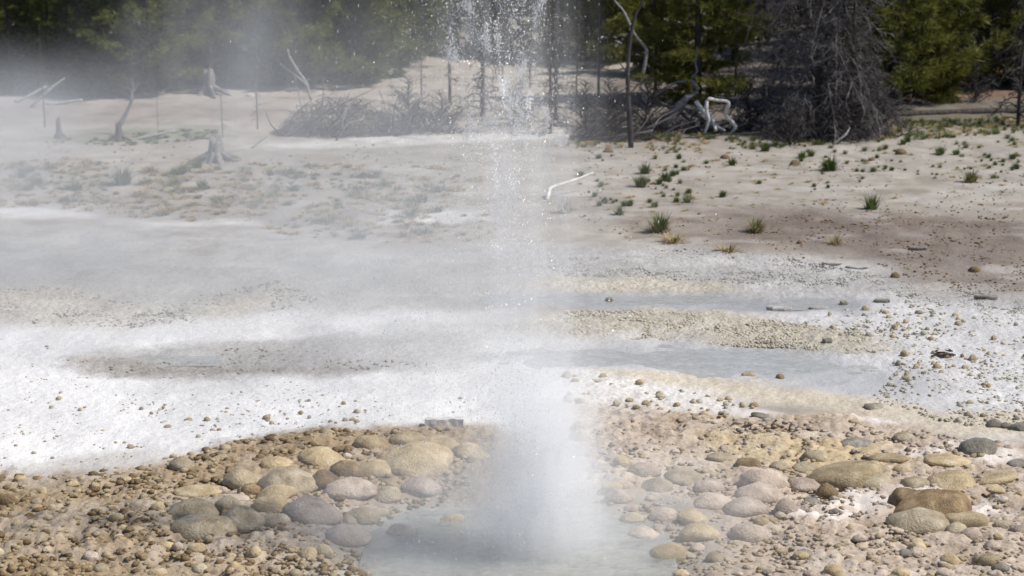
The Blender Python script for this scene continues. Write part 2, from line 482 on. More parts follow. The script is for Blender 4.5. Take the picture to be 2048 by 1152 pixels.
    lay([(1420, 522), (1700, 520), (1790, 534), (1720, 546), (1500, 538)], (.68, .68, .68), .3, .4, .35, 1.2, 18)
    lay([(1080, 552), (1250, 555), (1450, 566), (1440, 580), (1200, 580), (1080, 575)], (.55, .50, .40), .3, .9, .25, 1.2, 19, .2, 1)
    # white sinter aprons
    lay([(FARL, 640), (200, 650), (600, 630), (960, 640), (1150, 730), (1150, 870), (700, 870), (420, 900), (250, 930), (FARL, 970)], (.80, .785, .765), .45, 1, .3, 1.2, 20, .3, .25)
    lay([(1500, 640), (1760, 600), (FARR, 640), (FARR, 900), (1900, 850), (1700, 800), (1560, 720)], (.60, .592, .585), .4, 1, .35, 1, 21, .4, .55)
    lay([(1100, 640), (1560, 650), (1560, 800), (1100, 760)], (.62, .61, .60), .3, .9, .3, 1, 22, .3, .3)
    lay([(FARL, 615), (200, 640), (600, 622), (980, 630), (980, 700), (560, 690), (300, 715), (FARL, 720)], (.66, .655, .65), .4, .8, .3, 1.2, 44)  # greyer upper apron: veil of steam put into the ground colour
    # grey wet runoff
    lay([(940, 596), (1090, 582), (1500, 588), (1760, 600), (1720, 622), (1400, 626), (1090, 615)], (.40, .40, .405), .2, .95, .25, 1, 23, .9, .1)
    lay([(980, 640), (1130, 624), (1300, 622), (1500, 640), (1720, 665), (1780, 700), (1720, 712), (1560, 692), (1400, 680), (1130, 668)], (.48, .44, .355), .25, .95, .18, 1.6, 24, .35, 1)
    lay([(1300, 672), (1500, 678), (1700, 700), (1750, 712), (1600, 704), (1400, 690)], (.35, .30, .22), .18, .8, .12, 1.8, 25, .35, 1)
    lay([(930, 715), (1130, 690), (1400, 685), (1640, 702), (1790, 740), (1860, 790), (1720, 800), (1500, 760), (1200, 725)], (.50, .50, .50), .32, .95, .2, 1.2, 26, .9, .1)
    # left: a darker strip in the white apron, tan rims
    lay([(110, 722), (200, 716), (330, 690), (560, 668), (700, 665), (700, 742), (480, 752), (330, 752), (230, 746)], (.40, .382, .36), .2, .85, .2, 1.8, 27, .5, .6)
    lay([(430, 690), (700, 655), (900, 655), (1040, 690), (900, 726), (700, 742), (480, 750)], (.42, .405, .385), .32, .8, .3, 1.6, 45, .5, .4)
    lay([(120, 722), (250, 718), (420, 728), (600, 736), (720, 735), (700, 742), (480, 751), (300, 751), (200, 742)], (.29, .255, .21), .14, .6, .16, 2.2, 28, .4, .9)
    lay([(FARL, 560), (120, 575), (300, 620), (380, 612), (560, 570), (620, 600), (450, 640), (240, 655), (FARL, 640)], (.47, .43, .35), .3, .75, .3, 1.2, 29, .3, 1)
    # right: tan mats and the pink gravel round the pool
    lay([(1190, 730), (1380, 738), (1600, 775), (1760, 805), (FARR, 850), (FARR, 905), (1900, 860), (1700, 838), (1480, 800), (1280, 770)], (.60, .53, .415), .16, .95, .16, 1.8, 30, .35, .5)
    lay([(1140, 740), (1290, 770), (1480, 805), (1500, 825), (1330, 830), (1140, 800)], (.80, .77, .73), .15, .8, .2, 1.8, 31, .3, .8)
    lay([(1120, 820), (1330, 826), (1560, 832), (1750, 845), (1950, 880), (FARR, 930), (FARR, 1300), (1500, 1300), (1400, 1000), (1120, 960)], (.53, .435, .34), .2, .9, .22, 1.8, 32, .35, .8)
    lay([(1420, 880), (1560, 868), (1760, 885), (1800, 910), (1760, 960), (1600, 950), (1440, 915)], (.58, .46, .27), .15, .8, .15, 2.0, 33, .3, .6)
    for q, (a, b, ww, hh) in enumerate([(1510, 828, 60, 9), (1760, 838, 55, 9), (1950, 895, 60, 14), (2000, 920, 60, 18), (1720, 1010, 90, 22), (1810, 985, 45, 20), (1640, 1030, 120, 18), (1960, 1020, 60, 16), (1850, 905, 60, 10)]):
        lay([(a - ww, b), (a, b - hh), (a + ww, b), (a, b + hh)], (.76, .70, .65), .07, .9, .12, 2.6, 40 + q, .5, .2)
    # left: brown gravel rim
    lay([(FARL, 985), (0, 955), (200, 945), (300, 925), (450, 890), (640, 868), (900, 855), (1000, 860), (1000, 990), (640, 1010), (600, 1300), (FARL, 1300)], (.37, .275, .165), .16, .92, .2, 2.0, 34, .4, .9)
    lay([(250, 990), (500, 940), (700, 960), (620, 1100), (560, 1300), (300, 1300)], (.50, .41, .32), .2, .45, .2, 2, 35, .5, .5)
    lay([(110, 925), (210, 905), (300, 905), (260, 935), (150, 950)], (.50, .47, .43), .12, .7, .12, 2, 36, .6, .3)
    lay(POOL, (.44, .40, .33), .35, .8, .12, 2.5, 0, .9, .1)
    # knobbly crust: dirt in the joints, each lump a little different
    on1, on2, d1, d2, id1, id2, _ = crust(xn, yn)
    on2 = np.maximum(on2, sst(.34, .52, fbm(xn * 2.6, yn * 2.6, 73)) * nn * .5)
    dirt = np.clip(on1 * sst(.42, .66, d1) + .7 * on2 * sst(.36, .62, d2), 0, 1)
    c = c * (1 - .30 * dirt[:, None] * np.array([.8, 1.0, 1.25])) * (1 + ((id1 - .5) * .28 * on1 + (id2 - .5) * .26 * on2)[:, None])
    # patchiness of each crust
    pb = fbm(xn * 3.1, yn * 2.0, 91, 4)
    c = c * (0.90 + .2 * pb)[:, None]
    far = sst(13, 18, yn); g1 = fbm(xn * 5.5, yn * 3.2, 93, 5) - .5; g2 = sst(.56, .66, fbm(xn * 2.2, yn * 3.4, 95, 5))
    c = c * (1 + far * (.5 * g1 - .17 * g2))[:, None] * (1 + (far * g2)[:, None] * np.array([.03, 0, -.04]))
    pale = sst(.56, .70, fbm(xn * 1.3, yn * 2.4, 97, 4)) * .18 * sst(30, 18, yn)
    c = c * (1 - pale[:, None]) + np.array([.72, .70, .67]) * pale[:, None]
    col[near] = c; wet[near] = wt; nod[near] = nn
    # relief
    zr = .028 * (fbm(xn * 3, yn * 3, 61, 4) - .5) + .014 * (fbm(xn * 14, yn * 14, 62, 3) - .5) * (.6 + nn)
    zr += .012 * nn * sst(.5, .8, vnoise(xn * 22, yn * 22, 63))
    zr *= np.where(wt > .8, .45, 1)
    z[near] += zr
    ny, nx = X.shape
    i = (np.arange(ny - 1)[:, None] * nx + np.arange(nx - 1)[None]).ravel()
    Q = np.stack([i, i + 1, i + nx + 1, i + nx], -1)
    mb = MB(); mb.add(np.stack([x, yv, z], -1), Q)
    me = mb.mesh('ground', ground_material())
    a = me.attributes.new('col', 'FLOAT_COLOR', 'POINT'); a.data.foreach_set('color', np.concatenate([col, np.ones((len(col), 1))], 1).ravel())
    a = me.attributes.new('wet', 'FLOAT', 'POINT'); a.data.foreach_set('value', wet)
    a = me.attributes.new('nod', 'FLOAT', 'POINT'); a.data.foreach_set('value', nod)
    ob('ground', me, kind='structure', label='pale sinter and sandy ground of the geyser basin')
build_ground()

# ------------------------------------------------------------------ WATER
def water_mat(name, c, rough, milk, scale, bd):
    """shallow milky water: clear film, a little suspended sinter, a fresnel sky gloss"""
    m, n, l = mat(name)
    g = nd(n, 'ShaderNodeNewGeometry')
    a = nd(n, 'ShaderNodeTexNoise', Scale=scale, Detail=5.0, Distortion=.6); l.new(g.outputs['Position'], a.inputs['Vector'])
    b = nd(n, 'ShaderNodeBump', Strength=.6, Distance=bd); l.new(a.outputs[0], b.inputs['Height'])
    tr = nd(n, 'ShaderNodeBsdfTransparent'); tr.inputs[0].default_value = (.93, .95, .95, 1)
    df = nd(n, 'ShaderNodeBsdfDiffuse'); l.new(b.outputs[0], df.inputs['Normal'])
    l.new(ramp(n, l, a.outputs[0], [(.3, tuple(k * .85 for k in c)), (.7, tuple(min(1, k * 1.15) for k in c))]), df.inputs['Color'])
    gl = nd(n, 'ShaderNodeBsdfGlossy', Roughness=rough); l.new(b.outputs[0], gl.inputs['Normal'])
    fr = nd(n, 'ShaderNodeFresnel', IOR=1.33); l.new(b.outputs[0], fr.inputs['Normal'])
    fo = nd(n, 'ShaderNodeTexNoise', Scale=scale * .32, Detail=7.0, Roughness=.68); l.new(g.outputs['Position'], fo.inputs['Vector'])
    m1 = nd(n, 'ShaderNodeMixShader'); l.new(ramp(n, l, fo.outputs[0], [(.36, (milk * .85,) * 3), (.64, (min(1, milk * 1.25),) * 3)]), m1.inputs[0]); l.new(tr.outputs[0], m1.inputs[1]); l.new(df.outputs[0], m1.inputs[2])
    m2 = nd(n, 'ShaderNodeMixShader'); l.new(fr.outputs[0], m2.inputs[0]); l.new(m1.outputs[0], m2.inputs[1]); l.new(gl.outputs[0], m2.inputs[2])
    o = nd(n, 'ShaderNodeOutputMaterial'); l.new(m2.outputs[0], o.inputs[0])
    return m

def water_sheet(name, pix, z, mt, label, grow=1.0, n=90):
    P = np.array([flat(*p) for p in pix]); ctr = P.mean(0); P = ctr + (P - ctr) * grow
    gx = np.linspace(P[:, 0].min(), P[:, 0].max(), n); gy = np.linspace(P[:, 1].min(), P[:, 1].max(), n)
    Y, X = np.meshgrid(gy, gx, indexing='ij')
    Z = z + .004 * (fbm(X * 9, Y * 9, 11, 3) - .5)
    i = (np.arange(n - 1)[:, None] * n + np.arange(n - 1)[None]).ravel()
    mb = MB(); mb.add(np.stack([X.ravel(), Y.ravel(), Z.ravel()], -1), np.stack([i, i + 1, i + n + 1, i + n], -1))
    # keep only the cells over the hollow, so the sheet ends at the shore
    cx, cyy = X.ravel()[i], Y.ravel()[i]
    keep = poly_mask(cx, cyy, pix, .3, .22, 1.5, 0) > .02
    mb.F[0] = mb.F[0][keep]
    ob(name, mb.mesh(name, mt), kind='structure', label=label)
M['pool'] = water_mat('pool_water', (.56, .56, .51), .25, .42, 16, .03)
M['run'] = water_mat('runoff_water', (.66, .66, .64), .14, .42, 26, .006)
water_sheet('pool_water', POOL, -.035, M['pool'], 'pale milky water of the geyser pool')
for cpix, off in ((CHAN1, -.024), (CHAN2, -.026), (CHAN3, -.02)):
    P = np.mean([flat(*p) for p in cpix], axis=0)
    water_sheet('runoff_water', cpix, float(T0(P[0], P[1])) + off, M['run'], 'thin sheet of runoff water on the sinter')

# ------------------------------------------------------------------ STONES
def rock_variants(n, sub, rough, flat_top=0.0, seed=0, ang=0):
    out = []
    V0, F0 = ico(sub)
    for k in range(n):
        r = np.random.default_rng(100 + seed + k)
        o = r.uniform(0, 50, 3)
        def n3(p, s): return (fbm(p[:, 0] * s + o[0], p[:, 1] * s + o[1], k, 3) + fbm(p[:, 1] * s + o[1], p[:, 2] * s + o[2], k + 5, 3) + fbm(p[:, 2] * s + o[2], p[:, 0] * s + o[0], k + 9, 3)) / 3 - .5
        rad = 1 + rough * 1.5 * n3(V0, .9) + rough * .55 * n3(V0, 2.6) + .30 * n3(V0, 6.0)
        V = V0 * rad[:, None]
        for q in range(ang):
            d = r.normal(size=3); d[2] = abs(d[2]); d /= np.linalg.norm(d); h = r.uniform(.55, .8)
            s = V @ d; over = np.maximum(s - h, 0); V = V - d * over[:, None] * .9
        V[:, 2] = np.where(V[:, 2] < 0, V[:, 2] * .6, V[:, 2])
        if flat_top: V[:, 2] = np.minimum(V[:, 2], flat_top + (V[:, 2] - flat_top) * .25)
        V[:, :2] /= np.abs(V[:, :2]).max(0)
        out.append((V, F0))
    return out

BIG = rock_variants(9, 3, .6, seed=0)
BIGF = rock_variants(5, 3, .7, flat_top=.36, seed=50)
BIGA = []
for k, (V, Fc) in enumerate(rock_variants(6, 3, .5, seed=80)):
    rb_ = np.random.default_rng(900 + k); U = V / (np.abs(V) ** 4).sum(1, keepdims=True) ** .25 * (.85 + .25 * fbm(V[:, 0] * 2 + k * 9, V[:, 1] * 2 + V[:, 2], k, 3))[:, None]
    for q in range(4):
        d = rb_.normal(size=3); d[2] = abs(d[2]) * .6; d /= np.linalg.norm(d); U = U - d * np.maximum(U @ d - rb_.uniform(.75, .95), 0)[:, None] * .9
    U[:, 2] *= .75; BIGA.append((U, Fc))
SML = rock_variants(10, 2, 1.1, seed=120)
_mesh = {}
def rmesh(kind, idx, material):
    key = (kind, idx, material)
    if key not in _mesh:
        mb = MB(); mb.add(*{'r': BIG, 'f': BIGF, 'a': BIGA, 's': SML}[kind][idx]); _mesh[key] = mb.mesh('stone', M[material])
    return _mesh[key]

def place_stone(name, px, py, wpx, kind='r', material='stone_tan', hr=.55, dr=.8, rot=None, label=None, cat='stone', group=None, sink=.5):
    """px,py: the middle of the stone's foot line in the photograph, wpx its width there"""
    g = ground_at(px, py); s = math.hypot(g[0], g[1]) / F * 1.03
    hw = wpx * s / 2
    n = {'r': 9, 'f': 5, 'a': 6, 's': 10}[kind]
    me = rmesh(kind, int(RNG.integers(n)), material)
    x, y = g[0], g[1] + hw * dr * .5
    z = float(T(x, y)[0])
    if z < -.05: z = -.05
    return ob(name, me, None, (x, y, z + hw * hr * (1 - 2 * sink) * .35), (RNG.normal(0, .08), RNG.normal(0, .08), rot if rot is not None else RNG.uniform(-.35, .35)),
              (hw, hw * dr, hw * hr * 1.35), label, cat, group)

STONES = [
 # left rim
 (384, 1044, 100, 'r', 'stone_olive', .62, 'large olive cobble, rounded and longest of the stones at the left pool rim'),
 (455, 1036, 52, 'r', 'stone_olive', .75, 'small olive cobble touching the right end of the longest olive cobble'),
 (400, 1078, 120, 'r', 'stone_olive', .5, 'broad olive cobble directly below the longest olive cobble, lowest on the left'),
 (482, 1064, 82, 'r', 'stone_olive', .6, 'rounded yellow-olive cobble below the pair of olive cobbles'),
 (537, 1030, 64, 'r', 'stone_tan', .65, 'domed tan cobble right of the small olive cobble'),
 (548, 1060, 56, 'r', 'stone_olive', .6, 'yellow-olive cobble under the domed tan cobble at the pool edge'),
 (620, 1050, 112, 'r', 'stone_pink', .5, 'broad wet pinkish-grey cobble half in the pool on the left'),
 (547, 1006, 72, 'r', 'stone_tan', .42, 'low tan cobble above the domed tan cobble'),
 (572, 990, 118, 'r', 'stone_olive', .50, 'wide brown cobble with pale right end in the left cobble bank'),
 (500, 1000, 32, 'r', 'stone_brown', .8, 'small brown stone wedged at the left end of the wide brown cobble'),
 (480, 976, 66, 'r', 'stone_olive', .60, 'olive stone left of and above the wide brown cobble'),
 (396, 998, 84, 'f', 'stone_tan', .34, 'flat tan stone at the outer edge of the left cobble bank'),
 (446, 992, 22, 'r', 'stone_pink', .8, 'tiny round pinkish stone right of the flat tan stone'),
 (468, 1010, 54, 'f', 'stone_pink', .35, 'flat pinkish stone just above the small olive cobble'),
 (692, 962, 64, 'r', 'stone_brown', .8, 'dark-fronted brown cobble standing alone nearest the pool on the left'),
 (640, 930, 86, 'r', 'stone_tan', .42, 'low tan boulder at the top of the left cobble bank'),
 (551, 940, 54, 'r', 'stone_tan', .5, 'tan cobble above the olive stone near the white apron'),
 (648, 985, 60, 'r', 'stone_brown', .7, 'brown cobble with dark wet front below the dark-fronted cobble'),
 (700, 1002, 96, 'r', 'stone_pink', .5, 'grey-pink cobble half veiled by spray at the pool'),
 (362, 940, 46, 'r', 'stone_olive', .55, 'olive stone on the boundary of white apron and brown gravel'),
 (818, 950, 150, 'r', 'stone_tan', .46, 'largest tan boulder on the left, behind the spray'),
 (736, 900, 66, 'r', 'stone_tan', .55, 'rounded tan stone at the far edge of the left bank'),
 (816, 893, 70, 'r', 'stone_tan', .5, 'hazy tan stone behind the largest left boulder'),
 (875, 903, 80, 'r', 'stone_tan', .5, 'hazy tan stone just below the grey wood block'),
 (752, 952, 70, 'r', 'stone_tan', .5, 'hazy cobble between the dark-fronted cobble and the largest left boulder'),
 (940, 918, 70, 'r', 'stone_tan', .5, 'hazy stone at the left edge of the white spray'),
 # right rim
 (1497, 938, 48, 'a', 'stone_brown', .95, 'blocky dark brown stone on edge at the right pool rim'),
 (1446, 922, 60, 'f', 'stone_olive', .45, 'low olive stone left of the blocky brown stone'),
 (1700, 975, 165, 'f', 'stone_tan', .55, 'largest stone on the right, a flat pale-topped tan slab'),
 (1738, 981, 100, 'r', 'stone_olive', .42, 'long olive stone leaning against the right foot of the pale-topped slab'),
 (1526, 982, 108, 'r', 'stone_pink', .62, 'pinkish boulder with dark left side below the blocky brown stone'),
 (1520, 1003, 92, 'r', 'stone_pink', .5, 'dark-fronted pinkish cobble below the pinkish boulder'),
 (1614, 982, 66, 'r', 'stone_pink', .55, 'smooth pale pink cobble left of the pale-topped slab'),
 (1654, 1000, 42, 'r', 'stone_brown', .9, 'small dark knob of a stone below the pale-topped slab'),
 (1650, 976, 18, 'r', 'stone_pink', .9, 'tiny pink stone resting above the small dark knob'),
 (1588, 972, 32, 'r', 'stone_olive', .7, 'small olive stone above the smooth pale pink cobble'),
 (1573, 1036, 50, 'r', 'stone_pink', .9, 'upright pinkish stone with dark left side at the right end of the pool'),
 (1428, 1018, 84, 'r', 'stone_pink', .5, 'wet grey-pink cobble awash in the pool on the right'),
 (1494, 1030, 96, 'r', 'stone_pink', .45, 'second wet cobble, next to the upright pinkish stone'),
 (1830, 981, 50, 'a', 'stone_olive', .8, 'rough olive block standing on the pink gravel right of the slab'),
 (1910, 985, 100, 'a', 'stone_tan', .6, 'pale rough boulder behind the dark brown outcrop'),
 (1870, 1035, 150, 'a', 'stone_brown', .55, 'dark brown rough outcrop at the lower right'),
 (1820, 1012, 70, 'a', 'stone_brown', .75, 'peaked brown stone on the left shoulder of the dark outcrop'),
 (1842, 1062, 120, 'r', 'stone_olive', .45, 'olive boulder at the foot of the dark outcrop'),
 (1796, 1042, 34, 'a', 'stone_brown', 1.0, 'small upright brown stone left of the dark outcrop'),
 (1930, 1050, 90, 'a', 'stone_tan', .5, 'tan rough stone right of the dark outcrop'),
 (1963, 910, 78, 'r', 'stone_grey', .62, 'dark grey mound with black underside on the far right gravel'),
 (2042, 934, 48, 'r', 'stone_grey', .5, 'grey stone cut by the right picture edge'),
 (1990, 853, 32, 'r', 'stone_grey', .65, 'dark grey stone of a pair above the grey mound'),
 (2013, 855, 24, 'r', 'stone_grey', .7, 'smaller dark grey stone of the pair above the grey mound'),
 (2040, 862, 40, 'r', 'stone_grey', .6, 'grey stone at the right edge above the pair'),
 (1716, 893, 74, 'f', 'stone_grey', .34, 'flat grey-green stone beyond the pale-topped slab'),
 (1812, 884, 46, 'r', 'stone_olive', .6, 'olive stone by the white patch right of the flat grey-green stone'),
 (1630, 924, 50, 'r', 'stone_olive', .65, 'olive stone touching the upper left of the pale-topped slab'),
 (1612, 942, 54, 'r', 'stone_olive', .5, 'low olive stone left of the pale-topped slab'),
 (1560, 938, 40, 'r', 'stone_olive', .5, 'olive stone right of the blocky brown stone'),
 (1532, 852, 14, 'a', 'stone_grey', 1.0, 'single small blue-black stone on the pink gravel'),
 (1524, 838, 40, 'f', 'stone_grey', .35, 'flat grey-green stone by the white patch'),
 (1560, 754, 20, 'r', 'stone_brown', .9, 'dark round stone at the edge of the grey runoff'),
 (1497, 745, 28, 'a', 'stone_olive', .7, 'pitted olive stone left of the dark round stone on the runoff edge'),
 (1748, 818, 40, 'a', 'stone_grey', .55, 'dark low stone at the tip of the grey runoff'),
 (1995, 970, 90, 'f', 'stone_tan', .36, 'low crusted tan stone at the right near the dark ledge'),
 (1900, 935, 90, 'f', 'stone_tan', .30, 'thin tan ledge with dark underside'),
 (1780, 928, 80, 'f', 'stone_tan', .28, 'thin tan ledge right of the pale-topped slab'),
]
for (px, py, wp, kd, mt, hr, lb) in STONES:
    place_stone('stone', px, py, wp * (1.25 if px < 960 and wp > 30 else 1.08), kd, mt, hr * (.8 if kd != 'f' else .95), label=lb)
for q, (px, py, wp, lb) in enumerate([(1240, 1000, 70, 'hazy wet stone at the right foot of the white spray'), (1310, 985, 80, 'low wet stone behind the pool on the right, under thin spray'), (1330, 1030, 66, 'wet stone awash near the middle of the right pool rim'),
    (1388, 1044, 74, 'flat wet stone between the pool and the two wet cobbles'), (1290, 955, 70, 'low crusted stone in thin spray right of the jet'), (1370, 965, 90, 'long low pinkish stone left of the blocky brown stone, in thin spray'),
    (1210, 950, 60, 'hazy brown stone closest to the white spray on the right'), (1400, 1075, 90, 'wet stone at the right rim of the pool, low in the picture'), (1500, 1080, 100, 'wide wet stone right of the pool, low in the picture'),
    (770, 1000, 80, 'hazy wet cobble in the mist left of the jet'), (840, 985, 90, 'hazy low stone under the largest left boulder'), (720, 1040, 80, 'wet cobble in the pool margin left of the jet'), (690, 1080, 110, 'wide wet cobble low at the left pool margin'),
    (905, 1030, 60, 'wet stone awash in the pool left of the jet foot'), (1290, 1060, 76, 'wet stone awash at the right end of the pool'), (1345, 1100, 90, 'rounded wet stone below the right end of the pool'), (1420, 985, 64, 'wet pinkish stone between spray and the pinkish boulder'), (1265, 1030, 50, 'small wet stone at the right shore of the pool'), (800, 1055, 70, 'flat wet stone in the shallow left side of the pool')]):
    place_stone('stone', px, py, wp, 'r', ['stone_pink', 'stone_olive', 'stone_pink', 'stone_grey'][q % 4] if q % 4 != 3 else 'stone_tan', .42, label=lb)

def in_poly(px, py, P):
    ins = False
    for i in range(len(P)):
        (ax, ay), (bx, by) = P[i], P[(i + 1) % len(P)]
        if (ay > py) != (by > py) and px < (bx - ax) * (py - ay) / (by - ay) + ax: ins = not ins
    return ins

# each scattered piece is told by its colour, its size and the nearest thing one can find
LANDMARKS = {'stone': [
 ('the longest olive cobble', 384, 1030), ('the dark-fronted brown cobble', 692, 945), ('the grey wooden block', 888, 850), ('the flat tan stone of the left bank', 396, 990),
 ('the largest left boulder', 818, 930), ('the low tan boulder of the left bank', 640, 920), ('the leftmost brown gravel', 10, 1000), ('the grey wet patch of the left apron', 190, 920),
 ('the left tip of the dark strip', 120, 725), ('the middle of the white apron', 420, 820), ('the broad wet pinkish-grey cobble', 620, 1035),
 ('the blocky dark brown stone', 1497, 925), ('the pale-topped slab', 1700, 945), ('the dark brown outcrop', 1870, 1010), ('the dark grey mound', 1963, 900), ('the pair of dark grey stones', 2000, 850),
 ('the dark twig heap', 1887, 706), ('the small blue-black stone', 1532, 847), ('the flat grey-green stone past the slab', 1716, 888), ('the upright pinkish stone', 1573, 1020), ('the dark stone at the runoff tip', 1748, 812),
 ('the white spray', 1190, 880), ('the upper edge of the white strip', 1230, 750), ('the dark round stone by the runoff', 1560, 749), ('the thin grey plate', 1976, 600), ('the dark flat slab in the runoff', 1766, 605)],
 'tuft': [('the largest dark green tuft', 1660, 335), ('the lowest green tuft', 1743, 410), ('the white crooked branch', 1140, 370), ('the tuft pair by the branch', 1288, 358), ('the straw-based tuft', 1942, 358),
 ('the spiky straw-skirted tuft', 1318, 455), ('the small bright tuft mid-sand', 1445, 390), ('the lower dark log', 1900, 232), ('the big dead spruce', 1612, 272), ('the grey weathered stump', 432, 310), ('the broad hazy tuft', 245, 362),
 ('the left picture edge', 0, 370), ('the jet', 1000, 400), ('the tall bent stem', 1262, 294), ('the brown soil clod', 1590, 325), ('the hazy green tuft', 405, 375), ('the large twig heap', 680, 275)],
 'pine': [('the bent pale branch', 600, 110), ('the jet', 985, 80), ('the big dead spruce', 1612, 100), ('the thickest black trunk', 1902, 90), ('the crooked pale stem', 1260, 40), ('the short white log', 1310, 38), ('the left corner pine', 55, 60), ('the pale rock gap', 400, 90), ('the left grove end', 720, 80)]}
RANK = ['nearest', 'second nearest', 'third nearest', 'fourth nearest', 'fifth nearest', 'sixth nearest', 'seventh nearest', 'eighth nearest', 'ninth nearest', 'tenth nearest', 'eleventh nearest', 'twelfth nearest', 'thirteenth nearest', 'fourteenth nearest', 'fifteenth nearest']
_taken = {}
def tell_apart(items, noun, family, sizes, where=''):
    """items: (px, py, width, colour) -> a label of its own for each"""
    ent = []
    for i, (px, py, w_, colour) in enumerate(items):
        L = min(LANDMARKS[family], key=lambda q: (q[1] - px) ** 2 + 4 * (q[2] - py) ** 2)
        dx, dy = px - L[1], (py - L[2]) * 2
        way = ('right of' if dx > 0 else 'left of') if abs(dx) > abs(dy) else ('in front of' if dy > 0 else 'behind')
        size = sizes[0] if w_ < sizes[2] else sizes[1]
        ent.append((i, (size, colour, noun, way, L[0]), dx * dx + dy * dy))
    out = [None] * len(items)
    ent.sort(key=lambda e: e[2])
    for i, key, _ in ent:
        k = _taken.get(key, 0); _taken[key] = k + 1
        size, colour, noun_, way, lm = key
        out[i] = f"{RANK[min(k, 14)]} {size} {colour} {noun_} {way} {lm}" + ('' if k <= 14 else ' of many')
    return out
COLOUR_OF = {'stone_sand': 'sandy', 'stone_tan': 'tan', 'stone_olive': 'olive', 'stone_pink': 'pinkish', 'stone_brown': 'brown', 'stone_grey': 'grey'}

occupied = [(a, b - c * .25, c) for a, b, c, *_ in STONES]
def scatter(P, n, smin, smax, power, clump=0.0, seed=0, avoid=True, clump_s=.012):
    r = np.random.default_rng(seed)
    P = np.array(P, float); out = []
    lo, hi = P.min(0), P.max(0); tries = 0
    while len(out) < n and tries < n * 60:
        tries += 1
        px, py = r.uniform(lo[0], hi[0]), r.uniform(lo[1], hi[1])
        if not in_poly(px, py, P): continue
        if clump:
            if tries % 4000 == 1 or tries == 1: pass
            if float(fbm(np.array([px * clump_s]), np.array([py * clump_s * 2.5]), seed, 3)[0]) < clump: continue
        s = smin + (smax - smin) * r.random() ** power
        if avoid and any(abs(px - a) < (c + s) * .42 and abs(py - b) < (c + s) * .22 for a, b, c in occupied): continue
        out.append((px, py, s))
    return out

def individuals(pts_, mats, probs, kind, hr, label, group, name='pebble', sink=.38):
    r = np.random.default_rng(len(pts_))
    mm = [mats[r.choice(len(mats), p=probs)] for _ in pts_]
    labels = tell_apart([(px, py, s, COLOUR_OF[m]) for (px, py, s), m in zip(pts_, mm)], name, 'stone', ('small', 'bigger', 30 if name == 'cobble' else 13))
    for (px, py, s), m, lb in zip(pts_, mm, labels):
        place_stone(name, px, py, s, kind, m, hr * r.uniform(.75, 1.25), label=lb, cat=name, group=group, sink=sink)

GL = [(-60, 990), (0, 955), (150, 955), (300, 925), (450, 892), (640, 868), (900, 858), (960, 900), (930, 985), (850, 1005), (760, 1035), (725, 1080), (740, 1150), (780, 1190), (-60, 1190)]
bigL = scatter(GL, 60, 20, 46, 1.8, 0, 11)
occupied += bigL
individuals(bigL, ['stone_tan', 'stone_olive', 'stone_pink', 'stone_brown'], [.4, .3, .2, .1], 'r', .6,
            'brown rounded cobble packed in the gravel bank left of the geyser', 'cobbles in the left gravel bank', 'cobble')
GR = [(1150, 850), (1400, 840), (1700, 850), (2100, 900), (2100, 1180), (1290, 1190), (1350, 1110), (1330, 1055), (1270, 1025), (1180, 990)]
bigR = scatter(GR, 90, 20, 52, 1.8, 0, 12)
occupied += bigR
individuals(bigR, ['stone_tan', 'stone_olive', 'stone_pink', 'stone_grey'], [.35, .15, .38, .12], 'r', .5,
            'tan crusted cobble in the pink gravel right of the geyser', 'cobbles in the right gravel bank', 'cobble')
pebR = scatter([(1600, 640), (1780, 600), (2100, 660), (2100, 880), (1900, 850), (1740, 800), (1800, 730)], 120, 9, 20, 2, .40, 13)
individuals(pebR, ['stone_tan', 'stone_sand', 'stone_grey'], [.45, .4, .15], 's', .75,
            'small tan nodule sitting on the white sinter crust at the right', 'nodules on the right sinter crust', 'nodule')
pebW = scatter([(1130, 740), (1300, 770), (1520, 810), (1540, 835), (1330, 836), (1130, 810)], 60, 9, 24, 2, .38, 14)
individuals(pebW, ['stone_tan', 'stone_sand', 'stone_pink'], [.4, .3, .3], 's', .65,
            'small grey-tan nodule on the white strip right of the jet', 'nodules on the white strip by the jet', 'nodule')
pebL = scatter([(-40, 800), (200, 780), (700, 790), (760, 860), (420, 895), (250, 925), (-40, 960)], 55, 8, 18, 2, .46, 15)
individuals(pebL, ['stone_tan', 'stone_sand', 'stone_pink'], [.4, .3, .3], 's', .6,
            'small grey-tan nodule on the bright white apron at the left', 'nodules on the left white apron', 'nodule')

def mass(name, pts_list, mt, hr, label, sub=1, seed=0):
    V1, F1 = ico(sub)
    r = np.random.default_rng(seed); mb = MB()
    G = ground_many([p[:2] for p in pts_list])[:, :2]
    Z = T(G[:, 0], G[:, 1])
    n = len(G)
    sc = np.array([s for *_, s in pts_list]) * np.hypot(G[:, 0], G[:, 1]) / F / 2
    base = [V1 * (1 + .35 * (np.random.default_rng(k).random(len(V1)) - .5))[:, None] for k in range(12)]
    for k in range(n):
        V = base[r.integers(12)] * sc[k] * np.array([1, r.uniform(.7, 1.1), hr * r.uniform(.7, 1.3)])
        a = r.uniform(0, 6.28); c, s = math.cos(a), math.sin(a)
        V = V @ np.array([[c, s, 0], [-s, c, 0], [0, 0, 1]])
        mb.add(V + np.array([G[k, 0], G[k, 1], Z[k] + sc[k] * hr * .25]), F1)
    ob(name, mb.mesh(name, M[mt]), kind='stuff', label=label)

